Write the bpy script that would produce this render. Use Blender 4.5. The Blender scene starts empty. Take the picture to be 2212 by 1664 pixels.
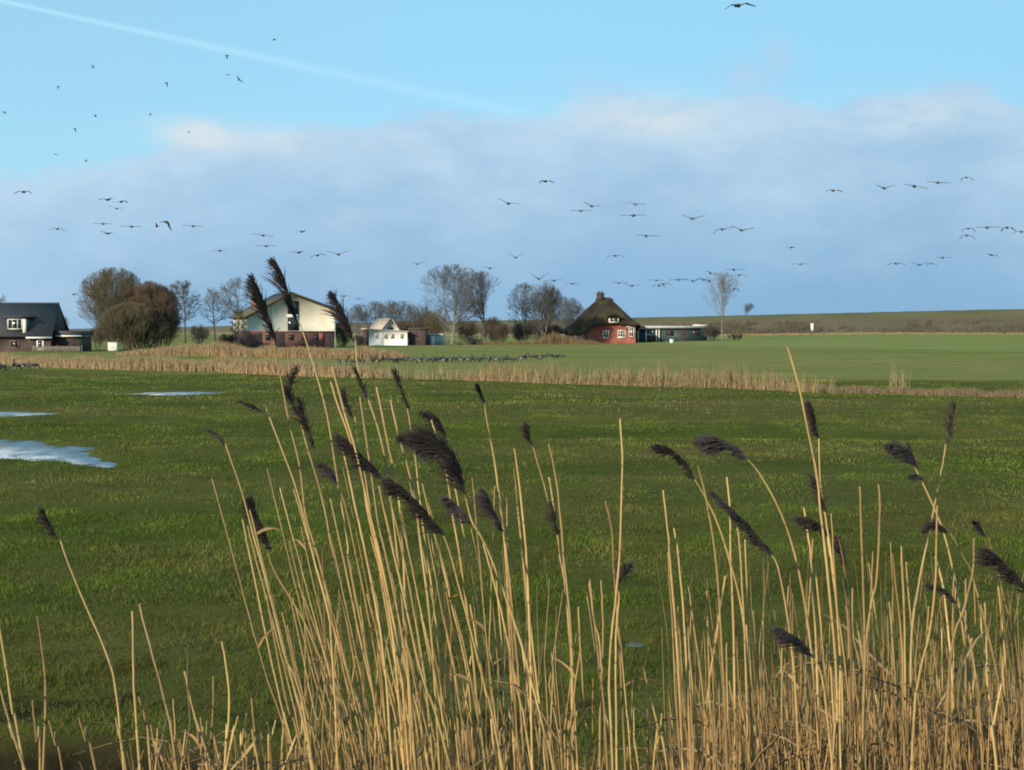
import bpy, math, random
import numpy as np
from mathutils import Vector, Matrix
R = math.radians
rng = np.random.default_rng(7)
random.seed(7)
scn = bpy.context.scene
C = scn.collection

# ------------------------------------------------------------------ camera, sky, sun, exposure
FPX, CX, CY, HOR, EYE = 3039.0, 1106.0, 832.0, 716.0, 2.5
PITCH = math.atan((CY - HOR) / FPX)
cam = bpy.data.objects.new('camera', bpy.data.cameras.new('camera'))
C.objects.link(cam)
cam.location = (0, 0, EYE)
cam.rotation_euler = (math.pi / 2 - PITCH, 0, 0)
cam.data.sensor_fit = 'HORIZONTAL'
cam.data.sensor_width = 36
cam.data.lens = 36 * FPX / 2212
cam.data.clip_start = 0.05
cam.data.clip_end = 20000
scn.camera = cam

def ray(x, y):
    cx, cy = (x - CX) / FPX, (CY - y) / FPX
    s, c = math.sin(PITCH), math.cos(PITCH)
    return Vector((cx, c + cy * s, -s + cy * c))
def at(x, y, Y):
    d = ray(x, y)
    return Vector((0, 0, EYE)) + d * (Y / d.y)
def gd(y):                      # distance of flat ground seen at photo row y
    d = ray(CX, y)
    return EYE / -d.z * d.y

SUN_EL, SUN_AZ = 21.0, 220.0    # azimuth clockwise from +Y
world = bpy.data.worlds.new('World')
scn.world = world
world.use_nodes = True

def build_world():
    nt = world.node_tree
    nt.nodes.clear()
    L = nt.links.new
    def N(t, **k):
        n = nt.nodes.new(t)
        for a, v in k.items(): setattr(n, a, v)
        return n
    def val(s, v):
        if isinstance(v, (int, float)): s.default_value = v
        else: L(v, s)
    def M(op, a, b=0.0, c=None, clamp=False):
        n = N('ShaderNodeMath', operation=op, use_clamp=clamp)
        val(n.inputs[0], a); val(n.inputs[1], b)
        if c is not None: val(n.inputs[2], c)
        return n.outputs[0]
    def MR(v, a, b, c=0.0, d=1.0, smooth=True):
        n = N('ShaderNodeMapRange', interpolation_type='SMOOTHSTEP' if smooth else 'LINEAR')
        for i, q in enumerate((v, a, b, c, d)): val(n.inputs[i], q)
        return n.outputs[0]
    def MIX(f, a, b):
        n = N('ShaderNodeMix', data_type='RGBA')
        val(n.inputs[0], f)
        for s, q in ((n.inputs[6], a), (n.inputs[7], b)):
            if isinstance(q, tuple): s.default_value = (*q, 1)
            else: L(q, s)
        return n.outputs[2]
    tc = N('ShaderNodeTexCoord')
    sep = N('ShaderNodeSeparateXYZ')
    L(tc.outputs['Generated'], sep.inputs[0])
    x, y, z = sep.outputs
    az = M('ARCTAN2', x, y)
    el = M('ARCSINE', z)
    sky = N('ShaderNodeTexSky', sky_type='NISHITA')
    sky.sun_disc = False
    sky.sun_elevation = R(SUN_EL)
    sky.sun_rotation = R(-SUN_AZ)
    sky.air_density = 1.0; sky.dust_density = 0.15; sky.ozone_density = 2.5
    tint = N('ShaderNodeMix', data_type='RGBA', blend_type='MULTIPLY')
    tint.inputs[0].default_value = 1
    L(sky.outputs[0], tint.inputs[6])
    tint.inputs[7].default_value = SKY_TINT
    base = MIX(.78, tint.outputs[2], MIX(MR(az, -.4, .05), sk(156, 209, 237), sk(159, 221, 253)))
    def noise(sx, sy, sz, scale, detail=6, rough=.55):
        mp = N('ShaderNodeMapping'); mp.inputs['Scale'].default_value = (sx, sy, sz)
        L(tc.outputs['Generated'], mp.inputs[0])
        n = N('ShaderNodeTexNoise'); L(mp.outputs[0], n.inputs['Vector'])
        n.inputs['Scale'].default_value = scale; n.inputs['Detail'].default_value = detail; n.inputs['Roughness'].default_value = rough
        return n.outputs['Fac']
    n1 = noise(1, 1, 1.5, 13, 9, .62)
    n2 = noise(1, 1, 2.6, 16, 6, .6)
    n3 = noise(1, 1, 3.0, 5, 4, .5)
    n4 = noise(1, 1, 2.0, 15, 8, .58)
    # upper edge of the cloud bank as a function of azimuth
    fc = N('ShaderNodeFloatCurve')
    cv = fc.mapping.curves[0]
    edge = [(-400, 420), (0, 400), (180, 355), (360, 312), (450, 285), (600, 278), (760, 268), (900, 240), (1000, 252), (1110, 262), (1220, 235),
            (1310, 200), (1380, 205), (1500, 200), (1680, 205), (1760, 215), (1900, 195), (2050, 178), (2130, 185), (2212, 222), (2600, 260)]
    pts = [((math.atan((px - CX) / FPX) + .5), math.asin(ray(px, py).normalized().z) / .25) for px, py in edge]
    while len(cv.points) < len(pts): cv.points.new(.5, .5)
    for p, q in zip(cv.points, pts): p.location = q
    fc.mapping.update()
    L(M('ADD', az, .5), fc.inputs['Value'])
    h = M('MULTIPLY', fc.outputs[0], .25)
    e2 = M('ADD', el, M('MULTIPLY', M('SUBTRACT', n1, .5), .052))
    e2 = M('ADD', e2, M('MULTIPLY', M('SUBTRACT', n2, .5), .030))
    depth = M('SUBTRACT', h, e2)                     # >0 inside the bank
    mask = MR(depth, -.006, .010)
    mask = M('MULTIPLY', mask, MR(az, -.40, -.335, .62, 1.0))
    grad = MR(depth, .012, .135, 0, 1, False)
    shade = M('ADD', grad, M('MULTIPLY', M('SUBTRACT', n4, .5), M('MULTIPLY', M('SUBTRACT', 1.1, grad), 1.7)), clamp=True)
    shade = M('MAXIMUM', shade, MR(depth, .065, .135), clamp=True)
    ccol = MIX(shade, CLOUD_HI, CLOUD_LO)
    ccol = MIX(M('MULTIPLY', MR(n3, .42, .62), .35), ccol, CLOUD_MID)
    col = MIX(mask, base, ccol)
    def blob(px, py, wx, wy, amt, colr, nz, lo, hi, c):
        d = ray(px, py).normalized()
        a0, e0 = math.atan2(d.x, d.y), math.asin(d.z)
        u = M('DIVIDE', M('SUBTRACT', az, a0), wx / FPX)
        v = M('DIVIDE', M('SUBTRACT', el, e0), wy / FPX)
        v = M('ADD', v, M('MULTIPLY', u, .25))
        g = M('EXPONENT', M('MULTIPLY', M('ADD', M('MULTIPLY', u, u), M('MULTIPLY', v, v)), -1.0))
        f = M('MULTIPLY', M('MULTIPLY', g, MR(nz, lo, hi)), amt, clamp=True)
        return MIX(f, c, colr)
    col = blob(430, 291, 72, 26, 1.7, CLOUD_WHITE, n4, .25, .62, col)
    col = blob(560, 305, 190, 34, .75, CLOUD_WHITE, n2, .3, .6, col)
    col = blob(1400, 255, 190, 50, .95, CLOUD_WHITE, n2, .3, .6, col)
    col = blob(1930, 250, 190, 42, .7, CLOUD_WHITE, n2, .35, .6, col)
    col = blob(1615, 168, 60, 34, .75, CLOUD_MID2, n1, .35, .58, col)
    col = blob(1685, 118, 36, 34, .6, CLOUD_MID2, n1, .35, .58, col)
    col = blob(1290, 215, 60, 60, .4, CLOUD_MID2, n1, .35, .55, col)
    # vapour trail: a great circle
    p, q = ray(0, 2).normalized(), ray(1130, 246).normalized()
    nn = p.cross(q).normalized()
    dist = M('ADD', M('ADD', M('MULTIPLY', x, nn.x), M('MULTIPLY', y, nn.y)), M('MULTIPLY', z, nn.z))
    dist = M('ADD', dist, M('MULTIPLY', M('SUBTRACT', n2, .5), .0014))
    w = MR(az, -.36, .02, .0012, .0040, False)
    r = M('DIVIDE', dist, w)
    g = M('EXPONENT', M('MULTIPLY', M('MULTIPLY', r, r), -1.0))
    g = M('MULTIPLY', g, MR(az, -.01, .03, 1, 0))
    g = M('MULTIPLY', g, MR(az, -.36, -.05, .75, .36, False))
    g = M('MULTIPLY', g, M('SUBTRACT', 1.0, M('MULTIPLY', mask, .8)))
    col = MIX(g, col, TRAIL)
    bg = N('ShaderNodeBackground')
    L(col, bg.inputs[0])
    bg.inputs[1].default_value = SKY_STR
    out = N('ShaderNodeOutputWorld')
    L(bg.outputs[0], out.inputs[0])

SKY_STR, EXPO = 0.10, 0.68
def lin(r, g, b):
    f = lambda c: (c / 255 / 12.92) if c <= 10 else ((c / 255 + .055) / 1.055) ** 2.4
    return (f(r), f(g), f(b))
def sk(r, g, b): return tuple(c / SKY_STR / 2 ** EXPO for c in lin(r, g, b))
CLOUD_HI, CLOUD_LO, CLOUD_MID, CLOUD_MID2 = sk(186, 216, 240), sk(139, 180, 214), sk(156, 196, 229), sk(182, 211, 238)
CLOUD_WHITE, TRAIL = sk(212, 228, 236), sk(188, 234, 255)
SKY_TINT = (.80, .96, .90, 1)
build_world()

sun = bpy.data.objects.new('sun', bpy.data.lights.new('sun', 'SUN'))
C.objects.link(sun)
sun.data.energy = 4.4
sun.data.angle = R(0.5)
sun.data.color = (1.0, .86, .66)
sd = Vector((math.sin(R(SUN_AZ)) * math.cos(R(SUN_EL)), math.cos(R(SUN_AZ)) * math.cos(R(SUN_EL)), math.sin(R(SUN_EL))))
sun.rotation_euler = (-sd).to_track_quat('-Z', 'Y').to_euler()
scn.view_settings.view_transform = 'Standard'
scn.view_settings.look = 'None'
scn.view_settings.exposure = EXPO
scn.view_settings.gamma = 1.0
scn.cycles.filter_width = 1.9

# ------------------------------------------------------------------ materials
def mat(name, col, rough=.8, col2=None, scale=4.0, detail=5, lo=.35, hi=.65, bump=0.0, bscale=None, spec=.3, stretch=(1, 1, 1), rnd=0.0, attr=None, trans=0.0):
    m = bpy.data.materials.new(name)
    m.use_nodes = True
    nt = m.node_tree
    b = nt.nodes['Principled BSDF']
    L = nt.links.new
    b.inputs['Roughness'].default_value = rough
    b.inputs['Specular IOR Level'].default_value = spec
    tc = nt.nodes.new('ShaderNodeTexCoord')
    mp = nt.nodes.new('ShaderNodeMapping'); mp.inputs['Scale'].default_value = stretch
    L(tc.outputs['Object'], mp.inputs[0])
    cur = None
    if col2 is not None:
        n = nt.nodes.new('ShaderNodeTexNoise')
        n.inputs['Scale'].default_value = scale; n.inputs['Detail'].default_value = detail
        L(mp.outputs[0], n.inputs['Vector'])
        mr = nt.nodes.new('ShaderNodeMapRange'); mr.inputs[1].default_value = lo; mr.inputs[2].default_value = hi
        L(n.outputs['Fac'], mr.inputs[0])
        mx = nt.nodes.new('ShaderNodeMix'); mx.data_type = 'RGBA'
        mx.inputs[6].default_value = (*col, 1); mx.inputs[7].default_value = (*col2, 1)
        L(mr.outputs[0], mx.inputs[0])
        cur = mx.outputs[2]
    if attr:
        a = nt.nodes.new('ShaderNodeAttribute'); a.attribute_name = attr
        if cur is None: cur = a.outputs['Color']
        else:
            mx = nt.nodes.new('ShaderNodeMix'); mx.data_type = 'RGBA'; mx.blend_type = 'MULTIPLY'; mx.inputs[0].default_value = 1
            L(cur, mx.inputs[6]); L(a.outputs['Color'], mx.inputs[7]); cur = mx.outputs[2]
    if rnd:
        oi = nt.nodes.new('ShaderNodeObjectInfo')
        mr = nt.nodes.new('ShaderNodeMapRange'); mr.inputs[3].default_value = 1 - rnd; mr.inputs[4].default_value = 1 + rnd
        L(oi.outputs['Random'], mr.inputs[0])
        hs = nt.nodes.new('ShaderNodeHueSaturation')
        L(mr.outputs[0], hs.inputs['Value'])
        if cur is None: hs.inputs['Color'].default_value = (*col, 1)
        else: L(cur, hs.inputs['Color'])
        cur = hs.outputs[0]
    if cur is None: b.inputs['Base Color'].default_value = (*col, 1)
    else: L(cur, b.inputs['Base Color'])
    if bump:
        n = nt.nodes.new('ShaderNodeTexNoise'); n.inputs['Scale'].default_value = bscale or scale * 4; n.inputs['Detail'].default_value = 6
        L(mp.outputs[0], n.inputs['Vector'])
        bp = nt.nodes.new('ShaderNodeBump'); bp.inputs['Strength'].default_value = 1; bp.inputs['Distance'].default_value = bump
        L(n.outputs['Fac'], bp.inputs['Height']); L(bp.outputs[0], b.inputs['Normal'])
    if trans:
        tr = nt.nodes.new('ShaderNodeBsdfTranslucent'); ms = nt.nodes.new('ShaderNodeMixShader'); ms.inputs[0].default_value = trans
        if cur is not None: L(cur, tr.inputs[0])
        else: tr.inputs[0].default_value = (*col, 1)
        L(b.outputs[0], ms.inputs[1]); L(tr.outputs[0], ms.inputs[2])
        L(ms.outputs[0], nt.nodes['Material Output'].inputs[0])
    return m

def brick_mat(name, a, b_, mortar, scale=1.0):
    m = mat(name, a, .85)
    nt = m.node_tree; L = nt.links.new
    b = nt.nodes['Principled BSDF']
    tc = nt.nodes['Texture Coordinate']
    mp = nt.nodes.new('ShaderNodeMapping'); mp.inputs['Rotation'].default_value = (R(90), 0, 0)
    L(tc.outputs['Object'], mp.inputs[0])
    br = nt.nodes.new('ShaderNodeTexBrick')
    br.inputs['Color1'].default_value = (*a, 1); br.inputs['Color2'].default_value = (*b_, 1); br.inputs['Mortar'].default_value = (*mortar, 1)
    br.inputs['Scale'].default_value = scale
    br.inputs['Brick Width'].default_value = .22; br.inputs['Row Height'].default_value = .07; br.inputs['Mortar Size'].default_value = .008
    L(mp.outputs[0], br.inputs['Vector'])
    n = nt.nodes.new('ShaderNodeTexNoise'); n.inputs['Scale'].default_value = .9; n.inputs['Detail'].default_value = 6
    L(tc.outputs['Object'], n.inputs['Vector'])
    mr = nt.nodes.new('ShaderNodeMapRange'); mr.inputs[1].default_value = .3; mr.inputs[2].default_value = .7; mr.inputs[3].default_value = .7; mr.inputs[4].default_value = 1.25
    L(n.outputs['Fac'], mr.inputs[0])
    mx = nt.nodes.new('ShaderNodeMix'); mx.data_type = 'RGBA'; mx.blend_type = 'MULTIPLY'; mx.inputs[0].default_value = 1
    L(br.outputs[0], mx.inputs[6]); L(mr.outputs[0], mx.inputs[7]); L(mx.outputs[2], b.inputs['Base Color'])
    return m

M_ = {}
M_['straw'] = mat('straw', (.37, .260, .100), .55, (.24, .145, .055), 14, 4, .35, .7, stretch=(1, 1, .35), rnd=.28, spec=.4)
M_['node'] = mat('node', (.20, .13, .06), .7, rnd=.3)
M_['litter'] = mat('litter', (.40, .25, .10), .7, attr='tint', trans=.15)
M_['plume'] = mat('plume', (.026, .020, .018), .8, (.050, .038, .034), 30, 3, rnd=.3, trans=.25)
M_['plume_grey'] = mat('plume_grey', (.040, .034, .037), .8, (.080, .068, .068), 30, 3, rnd=.25, trans=.35)
M_['leaf'] = mat('leaf', (.34, .21, .09), .7, (.18, .10, .05), 18, 3, rnd=.25, trans=.2)
M_['far_reed'] = mat('far_reed', (.46, .29, .125), .8, attr='tint', trans=.15)
M_['grass_blade'] = mat('grass_blade', (1, 1, 1), .8, attr='tint', trans=.2, spec=.06)
M_['cream'] = mat('cream', (.47, .455, .375), .8, (.37, .36, .29), .5, 5, .35, .7, bump=.01, bscale=6)
M_['white'] = mat('white', (.62, .61, .56), .5, (.50, .50, .47), 1.2, 4)
M_['brick'] = brick_mat('brick', (.165, .060, .045), (.12, .045, .038), (.15, .11, .09))
M_['brick_red'] = brick_mat('brick_red', (.25, .058, .034), (.19, .045, .03), (.17, .10, .08))
M_['brick_dark'] = brick_mat('brick_dark', (.058, .030, .027), (.042, .025, .024), (.06, .05, .045))
M_['slate'] = mat('slate', (.030, .033, .040), .6, (.05, .05, .055), 2.5, 5, bump=.03, bscale=14, stretch=(1, 1, 3))
M_['roof_moss'] = mat('roof_moss', (.055, .055, .035), .85, (.085, .075, .05), 1.2, 5, bump=.04, bscale=9)
M_['tile_pale'] = mat('tile_pale', (.36, .29, .23), .7, (.28, .22, .18), 2, 4)
M_['thatch'] = mat('thatch', (.018, .014, .010), .95, (.040, .034, .015), .45, 6, .40, .66, bump=.12, bscale=7, stretch=(1, 1, .5))
M_['glass'] = mat('glass', (.02, .025, .03), .12, spec=.6)
M_['dark_wood'] = mat('dark_wood', (.035, .026, .026), .7, (.055, .035, .035), 3, 3, stretch=(4, 4, .5))
M_['teal'] = mat('teal', (.016, .036, .040), .6, (.024, .050, .055), 1.5, 3, stretch=(6, 6, .4))
M_['blue_glass'] = mat('blue_glass', (.03, .065, .10), .15, spec=.6)
M_['grey_metal'] = mat('grey_metal', (.34, .37, .37), .5, (.27, .30, .30), 2, 3)
M_['fence_wood'] = mat('fence_wood', (.12, .105, .09), .85, (.18, .16, .13), 3, 3)

# ------------------------------------------------------------------ mesh helpers
def mesh_np(name, V, quads=None, tris=None, col=None, mats=None, mi=None, smooth=False):
    me = bpy.data.meshes.new(name)
    V = np.asarray(V, np.float32).reshape(-1, 3)
    q = np.zeros((0, 4), np.int32) if quads is None or len(quads) == 0 else np.asarray(quads, np.int32).reshape(-1, 4)
    t = np.zeros((0, 3), np.int32) if tris is None or len(tris) == 0 else np.asarray(tris, np.int32).reshape(-1, 3)
    me.vertices.add(len(V)); me.vertices.foreach_set('co', V.ravel())
    me.loops.add(q.size + t.size)
    me.loops.foreach_set('vertex_index', np.concatenate([q.ravel(), t.ravel()]))
    n = len(q) + len(t)
    me.polygons.add(n)
    st = np.concatenate([np.arange(len(q)) * 4, q.size + np.arange(len(t)) * 3]).astype(np.int32)
    me.polygons.foreach_set('loop_start', st)
    if mi is not None: me.polygons.foreach_set('material_index', np.asarray(mi, np.int32))
    if smooth: me.polygons.foreach_set('use_smooth', np.ones(n, bool))
    if col is not None:
        ca = me.color_attributes.new('tint', 'FLOAT_COLOR', 'POINT')
        c4 = np.ones((len(V), 4), np.float32); c4[:, :3] = np.asarray(col, np.float32).reshape(-1, 3)
        ca.data.foreach_set('color', c4.ravel())
    for m in (mats or []): me.materials.append(m)
    me.update(calc_edges=True)
    me.validate()
    return me

def tubes(P, Rad, S=5, base=0, cap=False):
    """P (N,K,3), Rad (N,K) -> verts, quads"""
    P = np.asarray(P, float); Rad = np.asarray(Rad, float)
    N, K, _ = P.shape
    t = P[:, -1] - P[:, 0]
    t /= np.linalg.norm(t, axis=1, keepdims=True) + 1e-9
    ref = np.where(np.abs(t[:, 2:3]) < .9, np.array([[0, 0, 1.]]), np.array([[1., 0, 0]]))
    a = np.cross(t, ref); a /= np.linalg.norm(a, axis=1, keepdims=True) + 1e-9
    b = np.cross(t, a)
    an = 2 * np.pi * np.arange(S) / S
    off = np.cos(an)[None, :, None] * a[:, None, :] + np.sin(an)[None, :, None] * b[:, None, :]
    V = P[:, :, None, :] + Rad[:, :, None, None] * off[:, None, :, :]
    i = np.arange(N)[:, None, None] * K * S; k = np.arange(K - 1)[None, :, None] * S; s = np.arange(S)[None, None, :]; s2 = (s + 1) % S
    Q = np.stack([i + k + s, i + k + s2, i + k + S + s2, i + k + S + s], -1).reshape(-1, 4) + base
    return V.reshape(-1, 3), Q

class MB:
    def __init__(s): s.v = []; s.q = []; s.t = []; s.n = 0
    def add(s, V, q=None, t=None):
        V = np.asarray(V, float).reshape(-1, 3)
        s.v.append(V)
        if q is not None and len(q): s.q.append(np.asarray(q).reshape(-1, 4) + s.n)
        if t is not None and len(t): s.t.append(np.asarray(t).reshape(-1, 3) + s.n)
        s.n += len(V)
        return s
    def box(s, x0, x1, y0, y1, z0, z1):
        V = [(x, y, z) for z in (z0, z1) for y in (y0, y1) for x in (x0, x1)]
        return s.add(V, [(0, 2, 3, 1), (4, 5, 7, 6), (0, 1, 5, 4), (2, 6, 7, 3), (0, 4, 6, 2), (1, 3, 7, 5)])
    def prism(s, poly, y0, y1):          # poly in x,z extruded along y
        n = len(poly)
        V = [(x, y0, z) for x, z in poly] + [(x, y1, z) for x, z in poly]
        q = [(i, (i + 1) % n, n + (i + 1) % n, n + i) for i in range(n)]
        t = [(0, i, i + 1) for i in range(1, n - 1)] + [(n, n + i + 1, n + i) for i in range(1, n - 1)]
        return s.add(V, q, t)
    def tube(s, pts, r, S=6):
        V, Q = tubes(np.asarray(pts, float)[None], np.broadcast_to(np.asarray(r, float), (len(pts),))[None], S)
        return s.add(V, Q)
    def slab(s, p, th):                  # quad p (4 points) with thickness along its normal
        p = [Vector(a) for a in p]
        n = (p[1] - p[0]).cross(p[2] - p[0]).normalized() * th
        V = [*p, *[a + n for a in p]]
        return s.add([tuple(a) for a in V], [(0, 3, 2, 1), (4, 5, 6, 7), (0, 1, 5, 4), (1, 2, 6, 5), (2, 3, 7, 6), (3, 0, 4, 7)])
    def mesh(s, name, mats, smooth=False):
        return mesh_np(name, np.concatenate(s.v), np.concatenate(s.q) if s.q else None, np.concatenate(s.t) if s.t else None, mats=mats, smooth=smooth)
    def build(s, name, m, parent=None, smooth=False, bevel=0):
        o = link(name, s.mesh(name, m if isinstance(m, list) else [m], smooth), parent)
        if bevel:
            b = o.modifiers.new('bevel', 'BEVEL'); b.width = bevel; b.segments = 2
        return o

def link(name, me, parent=None, loc=None):
    o = bpy.data.objects.new(name, me)
    C.objects.link(o)
    if parent is not None: o.parent = parent
    if loc is not None: o.location = loc
    return o
def tag(o, label=None, cat=None, group=None, kind=None):
    if label: o['label'] = label
    if cat: o['category'] = cat
    if group: o['group'] = group
    if kind: o['kind'] = kind
    return o
def thing(name, label, cat, loc=(0, 0, 0), rz=0.0, group=None):
    o = bpy.data.objects.new(name, None)
    C.objects.link(o)
    o.empty_display_size = .2
    o.location = loc; o.rotation_euler = (0, 0, rz)
    return tag(o, label, cat, group)

# cheap value noise for terrain and clumping
_lat = rng.random((256, 256))
def vnoise(x, y, s):
    x = np.asarray(x, float) / s; y = np.asarray(y, float) / s
    xi = np.floor(x).astype(int); yi = np.floor(y).astype(int)
    fx = x - xi; fy = y - yi
    fx = fx * fx * (3 - 2 * fx); fy = fy * fy * (3 - 2 * fy)
    g = lambda a, b: _lat[a & 255, b & 255]
    return (g(xi, yi) * (1 - fx) + g(xi + 1, yi) * fx) * (1 - fy) + (g(xi, yi + 1) * (1 - fx) + g(xi + 1, yi + 1) * fx) * fy
def fbm(x, y, s, o=4):
    return sum(vnoise(x + 37 * k, y + 11 * k, s / 2 ** k) / 2 ** k for k in range(o)) / (2 - 2 ** (1 - o))
def smooth(a, b, x):
    t = np.clip((np.asarray(x, float) - a) / (b - a), 0, 1)
    return t * t * (3 - 2 * t)

# ------------------------------------------------------------------ ground
PUDPX = [([(-160, 940), (0, 944), (80, 952), (140, 962), (200, 980), (272, 1004), (262, 1012), (190, 1008), (120, 998), (50, 990), (-160, 985)], 'largest, nearest puddle at the left edge, rippled and pale blue'),
         ([(-120, 887), (0, 887), (90, 888), (225, 888), (110, 894), (40, 900), (-120, 902)], 'middle sliver of puddle at the left edge of the meadow'),
         ([(245, 850), (330, 845), (420, 844), (500, 847), (430, 852), (330, 853)], 'thin pale puddle far off, below the reed band left of the farmhouse')]
PUDPX.append(([(1345, 1375), (1368, 1371), (1400, 1376), (1406, 1384), (1388, 1389), (1352, 1386)], 'small wet glint in the grass behind the reeds, right of the middle'))
PUD = [np.array([tuple(at(x, y, gd(y)))[:2] for x, y in pts]) for pts, _ in PUDPX]
def sd_poly(X, Y, P):
    """signed distance, negative inside"""
    X = np.asarray(X, float); Y = np.asarray(Y, float)
    d = np.full(X.shape, 1e9); ins = np.zeros(X.shape, bool); j = len(P) - 1
    for i in range(len(P)):
        (x0, y0), (x1, y1) = P[j], P[i]
        ex, ey = x1 - x0, y1 - y0
        t = np.clip(((X - x0) * ex + (Y - y0) * ey) / (ex * ex + ey * ey + 1e-9), 0, 1)
        d = np.minimum(d, (X - x0 - t * ex) ** 2 + (Y - y0 - t * ey) ** 2)
        ins ^= ((y1 > Y) != (y0 > Y)) & (X < ex * (Y - y0) / (ey if abs(ey) > 1e-9 else 1e-9) + x0)
        j = i
    return np.sqrt(d) * np.where(ins, -1, 1)
WATER_Z = -.045
def edgeY(X): return 8.35 + .5 * smooth(-1, -3, X) + .55 * (vnoise(X, X * 0 + 3, .8) - .5)
def gz(X, Y):
    X = np.asarray(X, float); Y = np.asarray(Y, float)
    z = .10 * (fbm(X, Y, 9, 3) - .5) * smooth(9, 16, Y) * smooth(400, 150, Y)
    # shallow drainage furrows across the meadow
    for y0, w, d, sl in ((33.6, .9, .17, .02), (46, 1.3, .10, -.03), (24.5, .9, .045, .05), (19, .8, .03, -.02)):
        z = z - d * np.exp(-((Y - y0 - sl * X - 1.0 * vnoise(X, Y * 0 + y0, 14)) / w) ** 2) * smooth(-14, 4, X if y0 > 30 else X + 10)
    z = z + .05 * (fbm(X + 9, Y, 1.3, 3) - .5) * smooth(7.5, 9, Y) * smooth(40, 20, Y)
    for P in PUD:
        sd = sd_poly(X, Y, P)
        z = z * smooth(.0, 2.5, sd)
        k_ = 1.0 if P[:, 1].mean() > 16 else .18
        z = z - .085 * smooth(.35 * k_, -.45 * k_, sd + 1.5 * k_ * (fbm(X * .8, Y, .9, 3) - .5)) + .07 * (fbm(X, Y + 7, .45, 2) - .5) * smooth(1.5, 0, sd)
    # ditch in front of the meadow and the verge the camera stands on
    e = edgeY(X)
    z = z - .75 * smooth(e + .12, e - 1.0, Y)
    z = z + 1.75 * smooth(2.1, .6, Y)
    return z

def build_ground():
    Ys = np.concatenate([np.linspace(-8, 0, 12, endpoint=False), np.linspace(0, 12, 110, endpoint=False), np.geomspace(12, 60, 300, endpoint=False), np.geomspace(60, 9000, 70)])
    xp = np.concatenate([np.linspace(0, 8, 64, endpoint=False), np.geomspace(8, 60, 130, endpoint=False), np.geomspace(60, 9000, 40)])
    Xs = np.concatenate([-xp[:0:-1], xp])
    X, Y = np.meshgrid(Xs, Ys)
    Z = gz(X, Y)
    V = np.stack([X, Y, Z], -1).reshape(-1, 3)
    nx, ny = len(Xs), len(Ys)
    i = np.arange(ny - 1)[:, None] * nx + np.arange(nx - 1)[None]
    Q = np.stack([i, i + 1, i + nx + 1, i + nx], -1).reshape(-1, 4)
    soil = smooth(edgeY(X) + .15, edgeY(X) - .25, Y) * smooth(1.6, 2.6, Y)
    soil = np.maximum(soil, .9 * smooth(.58, .70, fbm(X, Y, .55, 3)) * smooth(12.5, 9.0, Y))
    reedline = 79 - .33 * X
    far = smooth(-3, 3, Y - reedline)
    col = np.stack([soil, far, soil * 0], -1).reshape(-1, 3)
    m = bpy.data.materials.new('meadow_soil'); m.use_nodes = True
    nt = m.node_tree; L = nt.links.new; b = nt.nodes['Principled BSDF']
    b.inputs['Roughness'].default_value = 1.0; b.inputs['Specular IOR Level'].default_value = .02
    tc = nt.nodes.new('ShaderNodeTexCoord')
    def noise(s, d, r=.6, st=(1, 1, 1)):
        mp = nt.nodes.new('ShaderNodeMapping'); mp.inputs['Scale'].default_value = st
        L(tc.outputs['Object'], mp.inputs[0])
        n = nt.nodes.new('ShaderNodeTexNoise'); n.inputs['Scale'].default_value = s; n.inputs['Detail'].default_value = d; n.inputs['Roughness'].default_value = r
        L(mp.outputs[0], n.inputs['Vector']); return n.outputs['Fac']
    def mr(v, a, c, lo=0, hi=1):
        n = nt.nodes.new('ShaderNodeMapRange'); L(v, n.inputs[0])
        for k, q in enumerate((a, c, lo, hi)): n.inputs[k + 1].default_value = q
        return n.outputs[0]
    def mix(f, a, c, mode='MIX'):
        n = nt.nodes.new('ShaderNodeMix'); n.data_type = 'RGBA'; n.blend_type = mode
        if isinstance(f, float): n.inputs[0].default_value = f
        else: L(f, n.inputs[0])
        for s, q in ((n.inputs[6], a), (n.inputs[7], c)):
            if isinstance(q, tuple): s.default_value = (*q, 1)
            else: L(q, s)
        return n.outputs[2]
    near = mix(mr(noise(.35, 8, .65), .35, .65), GRASS_A, GRASS_B)
    near = mix(mr(noise(.10, 5, .6, (.35, 1.6, 1)), .42, .66), near, GRASS_C)
    near = mix(mr(noise(3.0, 6, .7), .50, .72, 0, .6), near, (.020, .020, .009))
    farc = mix(mr(noise(.045, 7, .6, (.3, 1.3, 1)), .36, .64), FAR_A, FAR_B)
    farc = mix(mr(noise(.02, 6, .6, (.25, 1.6, 1)), .46, .60, 0, .9), farc, FAR_C)
    farc = mix(mr(noise(.5, 7, .7, (.35, 1.0, 1)), .45, .68, 0, .75), farc, (.060, .085, .020))
    farc = mix(mr(noise(.16, 6, .65, (.2, 1.2, 1)), .52, .66, 0, .8), farc, (.225, .185, .085))
    at_ = nt.nodes.new('ShaderNodeAttribute'); at_.attribute_name = 'tint'
    sp = nt.nodes.new('ShaderNodeSeparateColor'); L(at_.outputs['Color'], sp.inputs[0])
    c = mix(sp.outputs[1], near, farc)
    soilc = mix(mr(noise(6, 6), .35, .7), (.010, .008, .006), (.028, .021, .013))
    c = mix(sp.outputs[0], c, soilc)
    L(c, b.inputs['Base Color'])
    bp = nt.nodes.new('ShaderNodeBump'); bp.inputs['Distance'].default_value = .035; bp.inputs['Strength'].default_value = 1
    L(noise(9, 6, .7), bp.inputs['Height']); L(bp.outputs[0], b.inputs['Normal'])
    o = link('ground', mesh_np('ground', V, Q, col=col, mats=[m], smooth=True))
    tag(o, 'flat green winter meadow running back to the dike', 'meadow', kind='structure')
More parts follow.
